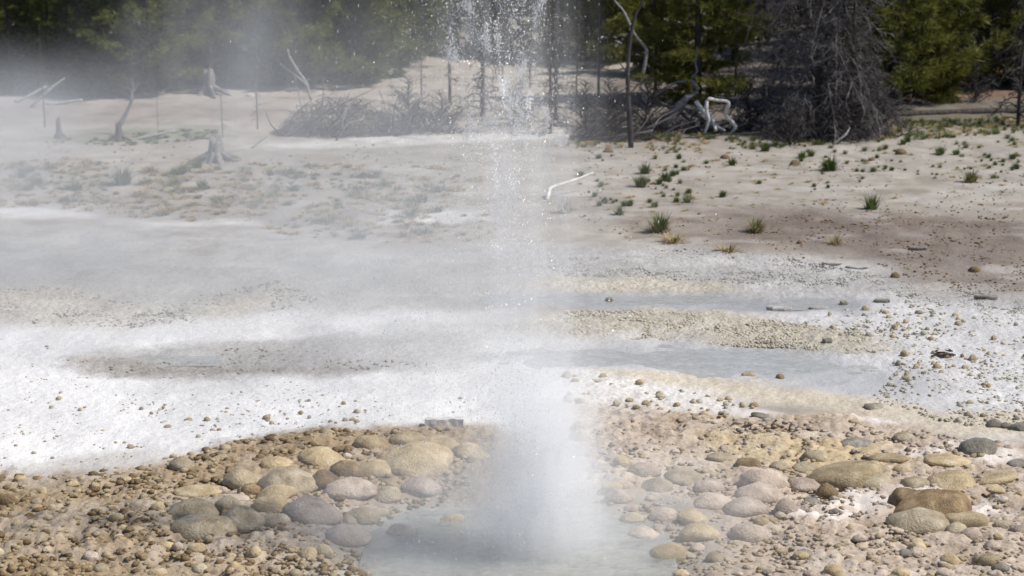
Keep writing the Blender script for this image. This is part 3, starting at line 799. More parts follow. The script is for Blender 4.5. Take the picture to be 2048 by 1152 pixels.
mass('gravel', scatter(GL, 2300, 6, 20, 1.8, .42, 21, False), 'stone_tan', .5, 'fine brown gravel of the left bank', 1, 1)
mass('gravel', scatter(GL, 1700, 6, 24, 1.8, .47, 22, False), 'stone_brown', .55, 'dark brown gravel grains of the left bank', 1, 2)
mass('gravel', scatter(GR, 2200, 6, 18, 1.6, .40, 23, False), 'stone_pink', .5, 'fine pink gravel of the right bank', 1, 3)
mass('gravel', scatter(GR, 1200, 6, 20, 1.6, .45, 24, False), 'stone_tan', .5, 'olive gravel grains of the right bank', 1, 4)
mass('sinter_nodules', scatter([(1130, 622), (1300, 620), (1500, 636), (1720, 662), (1780, 700), (1720, 712), (1560, 692), (1400, 682), (1130, 668)], 5000, 4, 8.5, 1.5, .30, 25, False), 'stone_sand', .55, 'bed of small yellowish nodules between the runoff streams', 1, 5)
mass('sinter_nodules', scatter([(1060, 552), (1250, 555), (1480, 566), (1780, 590), (2050, 640), (2050, 600), (1800, 560), (1560, 512), (1060, 515)], 3600, 3, 6, 1.5, .40, 26, False), 'stone_pale', .7, 'bed of fine whitish nodules beyond the runoff', 1, 6)
mass('sinter_nodules', scatter([(1600, 640), (1780, 600), (2100, 620), (2100, 880), (1900, 850), (1740, 800), (1800, 730)], 1500, 4, 10, 1.8, .44, 27, False), 'stone_sand', .6, 'fine nodules strewn over the right sinter crust', 1, 7)
mass('sinter_nodules', scatter([(-60, 560), (120, 575), (300, 610), (560, 560), (640, 600), (450, 645), (240, 655), (-60, 640)], 900, 4, 7, 1.5, .42, 28, False), 'stone_pale', .6, 'hazy bed of yellowish nodules on the left', 1, 8)
mass('sinter_nodules', scatter([(-40, 660), (300, 740), (760, 750), (1000, 800), (760, 870), (420, 895), (250, 925), (-40, 960)], 500, 4, 9, 2, .52, 29, False), 'stone_sand', .45, 'fine dark specks on the left white apron', 1, 9)
mass('sinter_nodules', scatter([(130, 722), (330, 700), (760, 690), (900, 730), (480, 750), (230, 745)], 320, 4, 10, 1.8, .44, 30, False), 'stone_sand', .5, 'brown nodules in the dark strip at the left', 1, 10)

mass('grit', scatter([(1150, 430), (1560, 425), (1800, 420), (2100, 440), (2100, 610), (1950, 590), (1700, 540), (1300, 500)], 1500, 3, 8, 2.2, .44, 31, False), 'clod', .5, 'brown grit strewn over the brown band', 1, 11)
mass('grit', scatter([(1150, 295), (2100, 270), (2100, 440), (1560, 425), (1150, 440)], 700, 3, 7, 2.4, .46, 32, False), 'clod', .5, 'brown grit on the sand at the right', 1, 12)
mass('grit', scatter([(-40, 280), (500, 290), (1000, 290), (1000, 480), (430, 440), (-40, 420)], 700, 3, 8, 2.4, .46, 33, False), 'clod', .5, 'brown grit on the left flat', 1, 13)
# flat slabs on the runoff and the grey wood block behind the spray
def slab(px, py, wpx, hpx, dpx, mt, label, name='sinter_slab', cat='slab', tilt=0, rot=0.0, jag=.12):
    g = ground_at(px, py); s = math.hypot(g[0], g[1]) / F
    hw = wpx * s / 2; n = 18
    th = np.linspace(0, 2 * np.pi, n, endpoint=False)
    r = np.random.default_rng(int(px + py)); rr = 1 + r.uniform(-jag, jag, n)
    mb = MB(); h = hpx * s; d = dpx * s / 2 / .22
    ring = lambda k, z: np.stack([np.sign(np.cos(th)) * np.abs(np.cos(th)) ** .8 * hw * rr * k, np.sin(th) * d * rr * k, np.full(n, z)], -1)
    V = np.concatenate([ring(.9, -h * .5), ring(1, h * .2), ring(1.0, h * .75), ring(.9, h), ring(.4, h * 1.03)])
    V[-2 * n:, 2] += r.uniform(-.1, .1, 2 * n) * h
    j = np.arange(n); k = (j + 1) % n; fs = []
    for q in range(4):
        fs += [np.stack([q * n + j, q * n + k, (q + 1) * n + k], -1), np.stack([q * n + j, (q + 1) * n + k, (q + 1) * n + j], -1)]
    V = np.concatenate([V, [[0, 0, h * 1.03]]]); fs.append(np.stack([4 * n + j, 4 * n + k, np.full(n, 5 * n)], -1))
    mb.add(V, np.concatenate(fs))
    z = float(T(g[0], g[1] + d)[0])
    return ob(name, mb.mesh(name, M[mt], smooth=False), None, (g[0], g[1] + d, z + .004), (0, tilt, rot), None, label, cat)
slab(1562, 621, 54, 8, 6, 'stone_pale', 'pale flat slab with a dark underside lying in the upper runoff', tilt=.06)
slab(1766, 607, 30, 6, 4, 'stone_grey', 'small dark flat slab near the right end of the upper runoff')
slab(1690, 607, 16, 6, 4, 'stone_grey', 'small dark stone plate left of the dark flat slab')
slab(1976, 600, 46, 6, 4, 'stone_grey', 'thin grey plate half sunk in the crust at the far right')
slab(1640, 616, 40, 3, 5, 'stone_pale', 'low pale plate right of the pale flat slab')
slab(1220, 598, 16, 7, 4, 'stone_grey', 'dark pebble plate at the left of the upper runoff')
slab(1657, 690, 20, 9, 5, 'stone_grey', 'dark flat stone on the edge of the yellowish nodule bed')
slab(1720, 538, 50, 3, 6, 'stone_pale', 'white crust plate at the boundary of the brown band')
slab(1665, 530, 40, 3, 4, 'stone_pale', 'smaller white crust plate left of the other white plate')
slab(1840, 500, 40, 4, 4, 'stone_grey', 'grey crust plate in the brown band at the right')

def wood_block():
    g = ground_at(888, 857); s = g[1] / F
    w_, h, d = 80 * s, 17 * s, .07
    e = ob('wood_block', None, None, (g[0], g[1], float(T(g[0], g[1])[0])), (0, 0, .03), None, 'straight pale grey wooden block lying behind the spray on the left bank', 'wood block')
    r = np.random.default_rng(4)
    V = []; 
    for x in np.linspace(-w_ / 2, w_ / 2, 9):
        for (yy, zz) in ((0, 0), (d, 0), (d, h), (0, h)):
            V.append([x + r.normal(0, .002), yy + r.normal(0, .003), zz + r.normal(0, .003) - .006])
    V = np.array(V); fs = []
    for q in range(8):
        for a in range(4):
            b = (a + 1) % 4; fs.append([q * 4 + a, q * 4 + 4 + a, q * 4 + 4 + b, q * 4 + b])
    fs += [[0, 1, 2, 3], [35, 34, 33, 32]]
    mb = MB(); mb.add(V, np.array(fs)); ob('beam', mb.mesh('beam', M['white_wood'], False), e)
wood_block()

# dark driftwood mound on the sinter
def debris_mound(px, py, wpx, label):
    g = ground_at(px, py); s = g[1] / F; w_ = wpx * s; r = np.random.default_rng(int(px))
    e = ob('debris_mound', None, None, (g[0], g[1], float(T(g[0], g[1])[0])), None, None, label, 'debris')
    mb = MB()
    V, Fc = SML[3]; mb.add(V * np.array([w_ * .4, w_ * .3, w_ * .16]), Fc); ob('soil', mb.mesh('soil', M['clod']), e)
    mb = MB()
    for k in range(16):
        a = r.uniform(0, 3.14); c = r.normal(0, .22, 2) * w_; L = w_ * r.uniform(.25, .5); dv = np.array([math.cos(a), math.sin(a) * .6, r.normal(0, .12)]) * L
        p0 = np.array([c[0], c[1], w_ * r.uniform(.05, .2)]) ; mb.add(*tube([p0 - dv / 2, p0 + r.normal(0, .02, 3) * w_, p0 + dv / 2], [w_ * .03, w_ * .035, w_ * .012], 5))
    ob('sticks', mb.mesh('sticks', M['dead_dark']), e)['kind'] = 'stuff'
debris_mound(1887, 712, 52, 'dark heap of twigs and soil on the white crust at the right')

# ------------------------------------------------------------------ TREES
def sample_on(P, t):
    i = np.clip((t * (len(P) - 1)).astype(int), 0, len(P) - 2); f = t * (len(P) - 1) - i
    return P[i] * (1 - f[:, None]) + P[i + 1] * f[:, None]

def needle_clumps(C, D, r, L, wd, per):
    """C clump centres, D outward directions: each clump a spray of thin needle blades"""
    n = len(C)
    C = np.repeat(C, per, 0); D = np.repeat(D, per, 0)
    d = D + r.normal(0, .62, (n * per, 3)); d[:, 2] += .25; d /= np.linalg.norm(d, axis=1, keepdims=True)
    s = np.cross(d, r.normal(size=(n * per, 3))); s /= np.linalg.norm(s, axis=1, keepdims=True)
    l_ = L * r.uniform(.6, 1.25, n * per)[:, None]; w_ = wd * r.uniform(.7, 1.3, n * per)[:, None]
    base = C + r.normal(0, .02, (n * per, 3))
    V = np.stack([base - s * w_ * .35, base + s * w_ * .35, base + d * l_ * .6 + s * w_ * .5, base + d * l_], 1)
    k = np.arange(n * per)[:, None] * 4
    Fc = np.concatenate([k + [[0, 1, 2]], k + [[0, 2, 3]]])
    return V.reshape(-1, 3), Fc

def pine_meshes(seed, H, W, low=.03, n_br=90, per_br=20, mt='needle', bark='bark', dead_low=.0):
    r = np.random.default_rng(seed)
    tp = np.array([[0, 0, -.15], [.02, .01, H * .25], [r.normal(0, .06), r.normal(0, .06), H * .6], [r.normal(0, .1), r.normal(0, .1), H]])
    tp = spl(tp, 5); tr = np.interp(np.linspace(0, 1, len(tp)), [0, .05, 1], [H * .021, H * .016, .008])
    tm = MB(); tm.add(*tube(tp, tr, 8))
    bm_ = MB(); C = []; D = []
    for k in range(n_br):
        u = low + (1 - low) * (k + r.random()) / n_br
        p0 = sample_on(tp, np.array([u]))[0]
        az = k * 2.4 + r.normal(0, .4)
        prof = W * (min(1, .55 + u * 3) * (1 - u) ** .75 + .05) * r.uniform(.65, 1.15)
        o = np.array([math.cos(az), math.sin(az), 0])
        tip = p0 + o * prof + np.array([0, 0, prof * r.uniform(-.12, .35)])
        mid = p0 + o * prof * .5 + np.array([0, 0, -prof * r.uniform(0, .15)])
        path = spl(np.array([p0, mid, tip]), 3)
        bm_.add(*tube(path, np.linspace(.012 + .006 * prof, .003, len(path)), 4, False))
        if u < dead_low: continue
        m = max(4, int(per_br * (prof / W) * 1.5))
        t = r.uniform(.22, 1.0, m)
        side = np.cross(o, [0, 0, 1])
        spread = .34 * prof * (1 - t * .55)
        lat = r.uniform(-1, 1, m) * spread
        c = sample_on(path, t) + side[None] * lat[:, None] + np.stack([np.zeros(m), np.zeros(m), r.normal(.03, .05, m)], -1)
        C.append(c); D.append(o[None] * .8 + side[None] * np.sign(lat)[:, None] * .5 + np.zeros((m, 3)))
    cm = MB(); cm.add(*needle_clumps(np.concatenate(C), np.concatenate(D), r, .16, .019, 15))
    return tm.mesh('trunk', M[bark]), bm_.mesh('branches', M[bark]), cm.mesh('crown', M[mt], False)

PINES = [pine_meshes(1, 5.2, 1.3, .02, 62, 40), pine_meshes(2, 6.0, 1.55, .015, 66, 40), pine_meshes(3, 4.2, 1.15, .015, 56, 40), pine_meshes(4, 6.8, 1.3, .08, 64, 38, 'needle', 'bark', .10)]
PINED = [pine_meshes(5, 6.5, 1.8, .015, 110, 24, 'needle_dark'), pine_meshes(6, 7.5, 1.7, .05, 110, 24, 'needle_dark', 'bark_burnt', .08)]
PINEL = []
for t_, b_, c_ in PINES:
    c2 = c_.copy(); c2.materials[0] = M['needle_lit']; PINEL.append((t_, b_, c2))
def pine(px, py, v, dark=False, sc=1.0, label=None, group=None, name='pine_tree', rz=None):
    g = ground_at(px, py); t, b, c = (PINED if dark else PINEL if px < 1000 else PINES)[v]
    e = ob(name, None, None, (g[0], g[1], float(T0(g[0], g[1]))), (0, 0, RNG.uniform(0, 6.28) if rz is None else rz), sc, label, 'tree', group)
    ob('trunk', t, e); o = ob('branches', b, e); o['kind'] = 'stuff'; o = ob('crown', c, e); o['kind'] = 'stuff'
    return e

LIVE = [
 (55, 130, 1, 0, 1.0, 'yellow-green pine at the far left corner behind the steam'),
 (-60, 150, 0, 0, 1.0, 'pine partly cut off by the left picture edge'),
 (165, 178, 0, 1, .5, 'short dark bushy pine in front of the left pines'),
 (215, 186, 1, 1, .55, 'dark bushy pine beside the short dark one, shading the ground'),
 (300, 185, 1, 0, .95, 'broad pale-veiled pine left of the white-flecked gap'),
 (385, 165, 3, 0, .9, 'slender pine behind the gnarled root mass'),
 (470, 160, 0, 0, 1.05, 'hazy pine right of the gnarled root mass'),
 (555, 168, 1, 0, 1.0, 'hazy pine above the bent pale branch on the left'),
 (640, 165, 0, 0, 1.1, 'wide pine behind the left brush heap'),
 (705, 158, 2, 0, 1.2, 'yellow-green pine at the right end of the left grove'),
 (760, 128, 1, 0, .9, 'dark pine closing the left grove by the jet'),
 (830, 110, 0, 0, .9, 'pine behind the left side of the jet'),
 (910, 100, 3, 0, .9, 'pine directly behind the jet'),
 (1010, 100, 1, 0, .8, 'pine behind the right half of the jet'),
 (1160, 110, 1, 0, .85, 'olive-green pine right of the jet with low boughs'),
 (1222, 120, 2, 0, 1.1, 'yellow-green young pine behind the tall bent dead stem'),
 (1395, 200, 1, 0, .82, 'yellow-green pine above the white driftwood'),
 (1345, 150, 2, 0, .8, 'small pine left of the yellow-green pine over the driftwood'),
 (1470, 120, 3, 0, .75, 'thin pine with rusty lower twigs beside the big grey dead spruce'),
 (1790, 210, 3, 0, 1.0, 'yellow-green pine right of the big grey dead spruce'),
 (1835, 195, 0, 0, 1.1, 'bright pine beside the black trunk at the right'),
 (1720, 110, 0, 1, .9, 'dark pine behind the big grey dead spruce'),
 (1985, 120, 5 - 4, 1, .9, 'dark pine behind the logs at the right'),
 (2060, 170, 1, 0, .9, 'pine cut off by the right picture edge'),
 (1570, 40, 0, 1, .8, 'dark pine on the slope behind the left half of the big dead spruce'),
 (1650, 70, 1, 1, .8, 'dark pine on the slope behind the right half of the big dead spruce'),
 (1860, 90, 1, 1, .9, 'dark pine behind the bright pine at the right'),
 (1930, 130, 0, 1, .8, 'dark pine right behind the thickest black trunk'),
 (2040, 90, 0, 1, .9, 'dark pine in the upper right corner'),
 (25, 185, 0, 1, .5, 'short bushy pine at the left edge behind the fallen limbs'),
 (95, 168, 2, 0, .62, 'small green pine beside the short bushy pine at the left edge'),
 (-50, 120, 1, 1, .9, 'tall dark pine cut by the left picture edge'),
 (120, 120, 0, 1, .9, 'dark pine behind the two dark bushy ones at the left'),
 (260, 120, 1, 1, .9, 'dark pine in the gap behind the broad pale-veiled pine'),
 (600, 110, 0, 1, .9, 'dark pine behind the bent pale branch'),
]
for a in LIVE: pine(a[0], a[1], a[2], bool(a[3]), a[4], a[5])
r = np.random.default_rng(42); forest = []
for k in range(84):
    px = -350 + 2750 * (k + r.random()) / 84
    py = r.uniform(-22, 30)
    if 1380 < px < 1560 and py > 0: py = -15
    forest.append((px, py, int(r.integers(2)), r.uniform(.8, 1.2)))
for f_, lb in zip(forest, tell_apart([(a[0], a[1], a[3], 'dark') for a in forest], 'forest pine', 'pine', ('shorter', 'taller', 1.0))):
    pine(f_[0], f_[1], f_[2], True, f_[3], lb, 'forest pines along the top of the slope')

def dead_meshes(seed, H, W, n_br=90, tw=22, mt='dead', droop=.5, low=.02, bark='grey_wood', r0=None, up=0.0, lean=(0, 0)):
    r = np.random.default_rng(seed)
    tp = np.array([[0, 0, -.12], [lean[0] * .25, lean[1] * .25, H * .25], [lean[0] * .6 + r.normal(0, .05), lean[1] * .6, H * .6], [lean[0], lean[1], H]])
    tp = spl(tp, 5); r0 = r0 or H * .016
    tm = MB(); tm.add(*tube(tp, np.linspace(r0, r0 * .25, len(tp)), 8))
    bm_ = MB(); A = []; B = []
    for k in range(n_br):
        u = low + (1 - low) * (k + r.random()) / n_br
        p0 = sample_on(tp, np.array([u]))[0]
        az = k * 2.4 + r.normal(0, .5); o = np.array([math.cos(az), math.sin(az), 0])
        L = W * ((1 - u) ** .6 + .08) * r.uniform(.4, 1.2)
        mid = p0 + o * L * .5 + [0, 0, L * (up + .06)] + r.normal(0, .07, 3) * L
        tip = p0 + o * L + [0, 0, L * (up * 2 - droop * r.uniform(.4, 1.3))]
        path = spl(np.array([p0, mid, tip]), 4)
        bm_.add(*tube(path, np.linspace(.008 + .007 * L, .003, len(path)), 4, False))
        m = max(3, int(tw * L / W))
        t = r.uniform(.15, 1, m); a = sample_on(path, t)
        d = o[None] * .45 + r.normal(0, .6, (m, 3)); d[:, 2] -= droop * .7; d /= np.linalg.norm(d, axis=1, keepdims=True)
        l_ = (L * .32 * r.uniform(.4, 1.2, m))[:, None]
        b = a + d * l_; A.append(a); B.append(b)
        m2 = m * 2; q = r.integers(0, m, m2); a2 = a[q] + d[q] * l_[q] * r.uniform(.3, 1, m2)[:, None]
        d2 = d[q] + r.normal(0, .6, (m2, 3)); d2 /= np.linalg.norm(d2, axis=1, keepdims=True)
        A.append(a2); B.append(a2 + d2 * l_[q] * .45)
    A = np.concatenate(A); B = np.concatenate(B)
    bm_.add(*many_tubes3(A, B, .0062, 0))
    return tm.mesh('trunk', M[bark]), bm_.mesh('branches', M[mt], False)

DEAD = {
 'big': dead_meshes(11, 5.5, 1.55, 170, 38, 'dead', .75, .02, 'bark', .085),
 'mid': dead_meshes(12, 4.5, 1.05, 150, 34, 'dead_dark', .5, .02, 'bark', .06),
 'thin': dead_meshes(13, 4.2, .5, 80, 16, 'dead_dark', .3, .05, 'bark', .035),
 'pole': dead_meshes(14, 4.0, .28, 44, 9, 'dead_dark', .1, .15, 'bark', .03),
 'black': dead_meshes(15, 7, .7, 70, 12, 'dead_dark', .4, .12, 'bark_burnt', .13),
 'small': dead_meshes(16, 1.3, .35, 40, 10, 'dead', .2, .1, 'grey_wood', .025, .2),
 'shrub': dead_meshes(17, 1.0, .6, 60, 16, 'dead_dark', .1, .0, 'bark', .02, .35),
}
def dead(px, py, kind, sc=1.0, label=None, group=None, rot=(0, 0), name='dead_tree', rz=None):
    g = ground_at(px, py); t, b = DEAD[kind]
    e = ob(name, None, None, (g[0], g[1], float(T0(g[0], g[1]))), (rot[0], rot[1], RNG.uniform(0, 6.28) if rz is None else rz), sc, label, 'dead tree', group)
    ob('trunk', t, e); o = ob('branches', b, e); o['kind'] = 'stuff'
    return e
for a in [
 (1635, 262, 'big', .92, 'big grey dead spruce with drooping twigs, widest bare tree at the right'),
 (1700, 268, 'mid', .75, 'bare grey tree tangled with the right side of the big dead spruce'),
 (1560, 246, 'mid', .5, 'small bare tree at the left foot of the big dead spruce'),
 (1655, 150, 'mid', 1.2, 'tall bare tree behind the big dead spruce'),
 (1530, 60, 'big', 1.0, 'grey dead spruce on the slope left of the black trunks'),
 (1692, 122, 'black', 1.0, 'black branchless-looking trunk behind the big dead spruce'),
 (1780, 165, 'black', .9, 'black straight trunk left of the bright pine'),
 (1797, 150, 'black', .6, 'thinner black trunk touching the black straight trunk'),
 (1902, 172, 'black', 1.25, 'thickest black trunk, standing behind the upper dark log'),
 (1975, 165, 'mid', 1.1, 'bare twiggy tree right of the thickest black trunk'),
 (2036, 250, 'thin', 1.0, 'bare thin tree at the right edge in front of the lower log'),
 (1930, 60, 'big', .9, 'grey bare tree on the upper right slope'),
 (965, 232, 'thin', 1.2, 'bare thin tree directly behind the jet'),
 (900, 205, 'pole', 1.0, 'thin bare pole left of the tree behind the jet'),
 (843, 190, 'pole', .45, 'short bare pole in front of the pale slope left of the jet'),
 (1100, 268, 'thin', .85, 'bare dark pole at the right margin of the jet'),
 (1112, 240, 'pole', 1.1, 'thin pole close beside the dark pole by the jet'),
 (1197, 195, 'pole', .9, 'slim bare tree under the olive-green pine right of the jet'),
 (1153, 215, 'thin', .5, 'short twiggy dead tree right of the jet'),
 (1060, 175, 'thin', .6, 'bare dead tree on the pale slope behind the jet'),
 (1005, 165, 'pole', .8, 'bare pole on the pale slope behind the jet'),
 (1310, 190, 'thin', .9, 'bare dark stem left of the yellow-green pine over the driftwood'),
 (1472, 150, 'pole', .9, 'bare pole on the sunny patch left of the grey dead spruce'),
 (515, 258, 'pole', .38, 'short bare pole standing on the left flat'),
 (445, 275, 'pole', .30, 'short hazy pole behind the grey stump'),
 (90, 255, 'pole', .40, 'leaning bare pole at the left by the fallen limbs'),
 (316, 258, 'pole', .14, 'tiny dead sapling on the left flat'),
 (425, 180, 'small', .7, 'twiggy dead shrub behind the gnarled root mass'),
]: dead(*a[:4], a[4])

for k, (px, py, s, lb) in enumerate([
 (1170, 255, .7, 'bare dark shrub right of the jet at the edge of the grass'),
 (1215, 262, .8, 'bare dark shrub between the jet and the tall bent stem'),
 (1290, 262, .8, 'bare dark shrub beneath the root crown'),
 (1500, 262, .8, 'bare dark shrub left of the big dead spruce'),
 (1580, 290, .7, 'low bare shrub in front of the big dead spruce'),
 (1680, 282, .7, 'low bare shrub right of the big dead spruce foot'),
 (1760, 262, .7, 'bare shrub at the left end of the lower log'),
 (820, 262, .8, 'hazy bare shrub left of the jet'),
 (880, 258, .6, 'hazy bare shrub just left of the jet'),
 (1040, 250, .7, 'hazy bare shrub behind the jet'),
 (130, 180, .8, 'bare shrub under the left pines'),
 (180, 195, .6, 'bare shrub at the foot of the short dark pine'),
 (1950, 205, .7, 'bare shrub between the two dark logs'),
]): dead(px, py, 'shrub', s, lb, name='dead_shrub')

# brush heaps: domes of fallen twigs
def brush(px, py, wpx, hpx, n, mt, label, lean=.35, seed=0):
    g = ground_at(px, py); s = math.hypot(g[0], g[1]) / F; r = np.random.default_rng(seed)
    hw, h = wpx * s / 2, hpx * s
    e = ob('brush_heap', None, None, (g[0], g[1] + hw * .4, float(T0(g[0], g[1] + hw * .4))), None, None, label, 'brush heap')
    th = r.uniform(0, 6.28, n); q = np.sqrt(r.random(n))
    x = np.cos(th) * q * hw; y = np.sin(th) * q * hw * .5
    top = h * np.clip(1 - q * q, 0, 1) * (.35 + 1.1 * fbm(x * 2.2 + seed * 7, y * 2.2, seed, 3))
    z = r.random(n) * top
    A = np.stack([x, y, z], -1)
    d = np.stack([r.normal(lean, .5, n), r.normal(0, .4, n), r.normal(.25, .4, n)], -1); d /= np.linalg.norm(d, axis=1, keepdims=True)
    L = r.uniform(.12, .5, n)[:, None] * hw * .5
    A[:, 2] = np.maximum(A[:, 2], .0)
    mb = MB(); mb.add(*many_tubes3(A - d * L / 2, A + d * L / 2, .005, 0)); o = ob('twigs', mb.mesh('twigs', M[mt], False), e); o['kind'] = 'stuff'
    for k in range(20):
        p0 = np.array([r.uniform(-.95, .95) * hw, r.uniform(-.3, .3) * hw, -.03]); d = np.array([r.normal(lean, .5), r.normal(0, .3), r.uniform(.2, .8)]) * h * r.uniform(.5, 1.6)
        mb = MB(); mb.add(*tube(spl([p0, p0 + d * .5 + r.normal(0, .05, 3), p0 + d], 4), np.linspace(.018, .004, 9), 5)); ob('limb', mb.mesh('limb', M['dead']), e)
brush(680, 275, 280, 120, 3000, 'dead', 'large hazy heap of dead twigs left of the jet', .35, 1)
brush(830, 270, 190, 80, 1400, 'dead', 'smaller hazy twig heap between the large heap and the jet', .2, 2)
brush(1230, 285, 190, 85, 1500, 'dead_dark', 'dark diagonal heap of fallen branches right of the jet', .8, 3)
brush(1360, 268, 170, 70, 1100, 'dead_dark', 'dark tangle of branches around the root crown', .4, 4)
brush(1660, 285, 260, 70, 1500, 'dead_dark', 'twig litter heap beneath the big dead spruce', .2, 5)
brush(1990, 172, 160, 50, 700, 'dead_dark', 'twig heap behind the upper dark log', .2, 6)

# dead limbs and logs traced where they stand
def limb(name, pix, wpx, dist, mt, label, cat, ydrift=0.0, parts=(), sides=8, seed=0, base_ground=True, part='stem'):
    """pix: the limb's course in the photograph; dist: its distance; ydrift: how far it leans back towards its far end"""
    r = np.random.default_rng(seed or int(pix[0][0] * 7 + pix[0][1]))
    if base_ground:
        g = ground_at(*pix[0]); dist = g[1]
    def path(pp, d0, dr):
        n = len(pp); return np.array([pt(a, b, d0 + dr * i / max(1, n - 1) + r.normal(0, .02)) for i, (a, b) in enumerate(pp)])
    P = path(pix, dist, ydrift); org = P[0].copy()
    e = ob(name, None, None, org, None, None, label, cat)
    Q = spl(P - org, 4)
    ww = np.interp(np.linspace(0, 1, len(Q)), np.linspace(0, 1, len(wpx)), wpx) * dist / F / 2
    ww = ww * (1 + r.normal(0, .06, len(ww)))
    mb = MB(); mb.add(*tube(Q, ww, sides)); ob(part, mb.mesh(part, M[mt]), e)
    for (pp, wp, dr) in parts:
        P2 = path(pp, dist + dr, .15); Q2 = spl(P2 - org, 4)
        w2 = np.interp(np.linspace(0, 1, len(Q2)), np.linspace(0, 1, len(wp)), wp) * dist / F / 2
        mb = MB(); mb.add(*tube(Q2, w2, 6)); ob('branch', mb.mesh('branch', M[mt]), e)
    return e

limb('driftwood', [(1407, 272), (1417, 242), (1413, 221), (1416, 199), (1435, 201), (1457, 205), (1451, 229), (1467, 247), (1470, 257), (1459, 270)], [4, 7, 8, 7, 6, 8, 8, 7, 5], 0, 'white_wood',
     'white bleached driftwood bent like two legs and a bar', 'driftwood', .2, [([(1432, 262), (1425, 240), (1420, 225)], [7, 5], .1), ([(1450, 262), (1425, 246), (1392, 203)], [6, 10], .25)])
limb('dead_tree', [(1262, 296), (1260, 255), (1256, 182), (1256, 125), (1261, 73), (1269, 34), (1285, 0), (1292, -60)], [12, 11, 9, 8, 7, 5, 4], 0, 'dead_dark',
     'tall thin bent dead stem right of the jet', 'dead tree', .1, [([(1257, 150), (1235, 120), (1215, 100)], [3, 1], 0), ([(1258, 190), (1285, 160), (1300, 150)], [3, 1], 0), ([(1258, 215), (1230, 235), (1195, 262)], [4, 2], 0), ([(1258, 235), (1225, 255), (1180, 280)], [4, 2], 0)])
limb('dead_tree', [(1302, 214), (1295, 205), (1285, 182), (1283, 161), (1291, 122), (1292, 97), (1272, 73), (1259, 47), (1246, 21), (1229, 0), (1215, -40)], [9, 10, 8, 7, 7, 6, 5, 5, 4, 3], 0, 'silver',
     'pale crooked dead stem curving up to the left across the tall bent one', 'dead tree', .2)
limb('fallen_tree', [(1330, 262), (1347, 230), (1370, 200), (1383, 192), (1396, 179), (1383, 159), (1394, 143), (1391, 125), (1395, 94)], [46, 30, 14, 11, 9, 7, 5, 4, 3], 0, 'grey_wood',
     'grey upturned root crown with a pale snaking limb behind the driftwood', 'fallen tree', .2, [([(1303, 195), (1329, 179), (1350, 166), (1376, 161)], [4, 6, 5], .1), ([(1390, 268), (1385, 245), (1365, 225)], [8, 14], -.1), ([(1300, 262), (1320, 240), (1345, 225)], [6, 16], -.1), ([(1410, 250), (1395, 230), (1365, 222)], [8, 18], .1), ([(1350, 270), (1352, 250), (1350, 228)], [10, 18], -.1), ([(1320, 205), (1340, 215), (1355, 225)], [4, 14], 0)])
limb('fallen_log', [(1282, 41), (1310, 40), (1338, 38)], [7, 8, 6], 0, 'white_wood', 'short white log lying in front of the dark forest', 'log')
limb('fallen_log', [(1758, 232), (1850, 228), (1950, 225), (2060, 222)], [14, 16, 16, 14], 0, 'bark', 'lower of two long dark logs at the right', 'log', .3, [([(1772, 228), (1770, 212), (1764, 200)], [5, 3], 0), ([(2000, 216), (2012, 196)], [4, 2], 0)])
limb('fallen_log', [(1890, 184), (1960, 184), (2070, 184)], [13, 13, 12], 0, 'bark_burnt', 'upper of two long dark logs at the right', 'log', .2)
limb('fallen_log', [(1500, 242), (1560, 238), (1640, 236)], [8, 9, 8], 0, 'silver', 'grey log behind the white driftwood, under the big dead spruce', 'log', .2)
limb('fallen_branch', [(1094, 400), (1098, 385), (1102, 376), (1130, 366), (1160, 356), (1186, 345)], [7, 8, 7, 6, 5, 3], 0, 'white_wood', 'white crooked branch on the sand just right of the jet', 'branch', .7)
limb('fallen_branch', [(502, 297), (518, 284), (535, 273)], [4, 4, 2], 0, 'silver', 'short pale stick leaning up on the left flat', 'branch', .2)
limb('fallen_branch', [(672, 282), (685, 262), (684, 245), (690, 228), (694, 214)], [4, 4, 3, 3, 2], 0, 'silver', 'pale forked twig rising before the large twig heap', 'branch', .1, [([(686, 258), (700, 245), (722, 240), (728, 232)], [3, 3, 2], 0)])
limb('fallen_branch', [(622, 200), (612, 165), (598, 145), (580, 115), (575, 98)], [6, 6, 5, 4, 2], 0, 'silver', 'bent pale branch leaning out of the large twig heap', 'branch', .2, [([(612, 168), (590, 150), (560, 128)], [4, 3], 0)])
limb('dead_tree', [(236, 270), (240, 250), (252, 228), (262, 205), (266, 185), (278, 165)], [9, 9, 7, 6, 4, 2], 0, 'dead', 'small leaning snag with forked top beside the dark stump', 'dead tree', .1, [([(262, 205), (262, 180), (240, 172)], [4, 2], 0), ([(264, 195), (246, 186), (232, 182)], [3, 1], 0), ([(266, 186), (266, 170), (262, 155)], [3, 1], 0)])
limb('fallen_branch', [(60, 215), (85, 192), (110, 170), (130, 156)], [5, 6, 5, 3], 0, 'silver', 'pale fallen limb pointing up right under the left pines', 'branch', .3, [([(95, 183), (94, 165)], [3, 1], 0), ([(80, 197), (62, 190)], [3, 1], 0)])
limb('fallen_branch', [(30, 205), (62, 190), (92, 172)], [6, 7, 5], 0, 'silver', 'pale fallen limb lying behind the other one at the left edge', 'branch', .3)
limb('fallen_branch', [(344, 140), (346, 125), (350, 112)], [5, 5, 3], 0, 'white_wood', 'white upright splinter in the gap between the left pines', 'branch')
limb('fallen_log', [(92, 210), (130, 205), (165, 200)], [6, 7, 6], 0, 'silver', 'grey log under the short dark pine', 'log', .2)
limb('fallen_log', [(255, 282), (300, 272), (350, 262)], [6, 7, 5], 0, 'silver', 'pale log lying across the green patch on the left flat', 'log', .5)
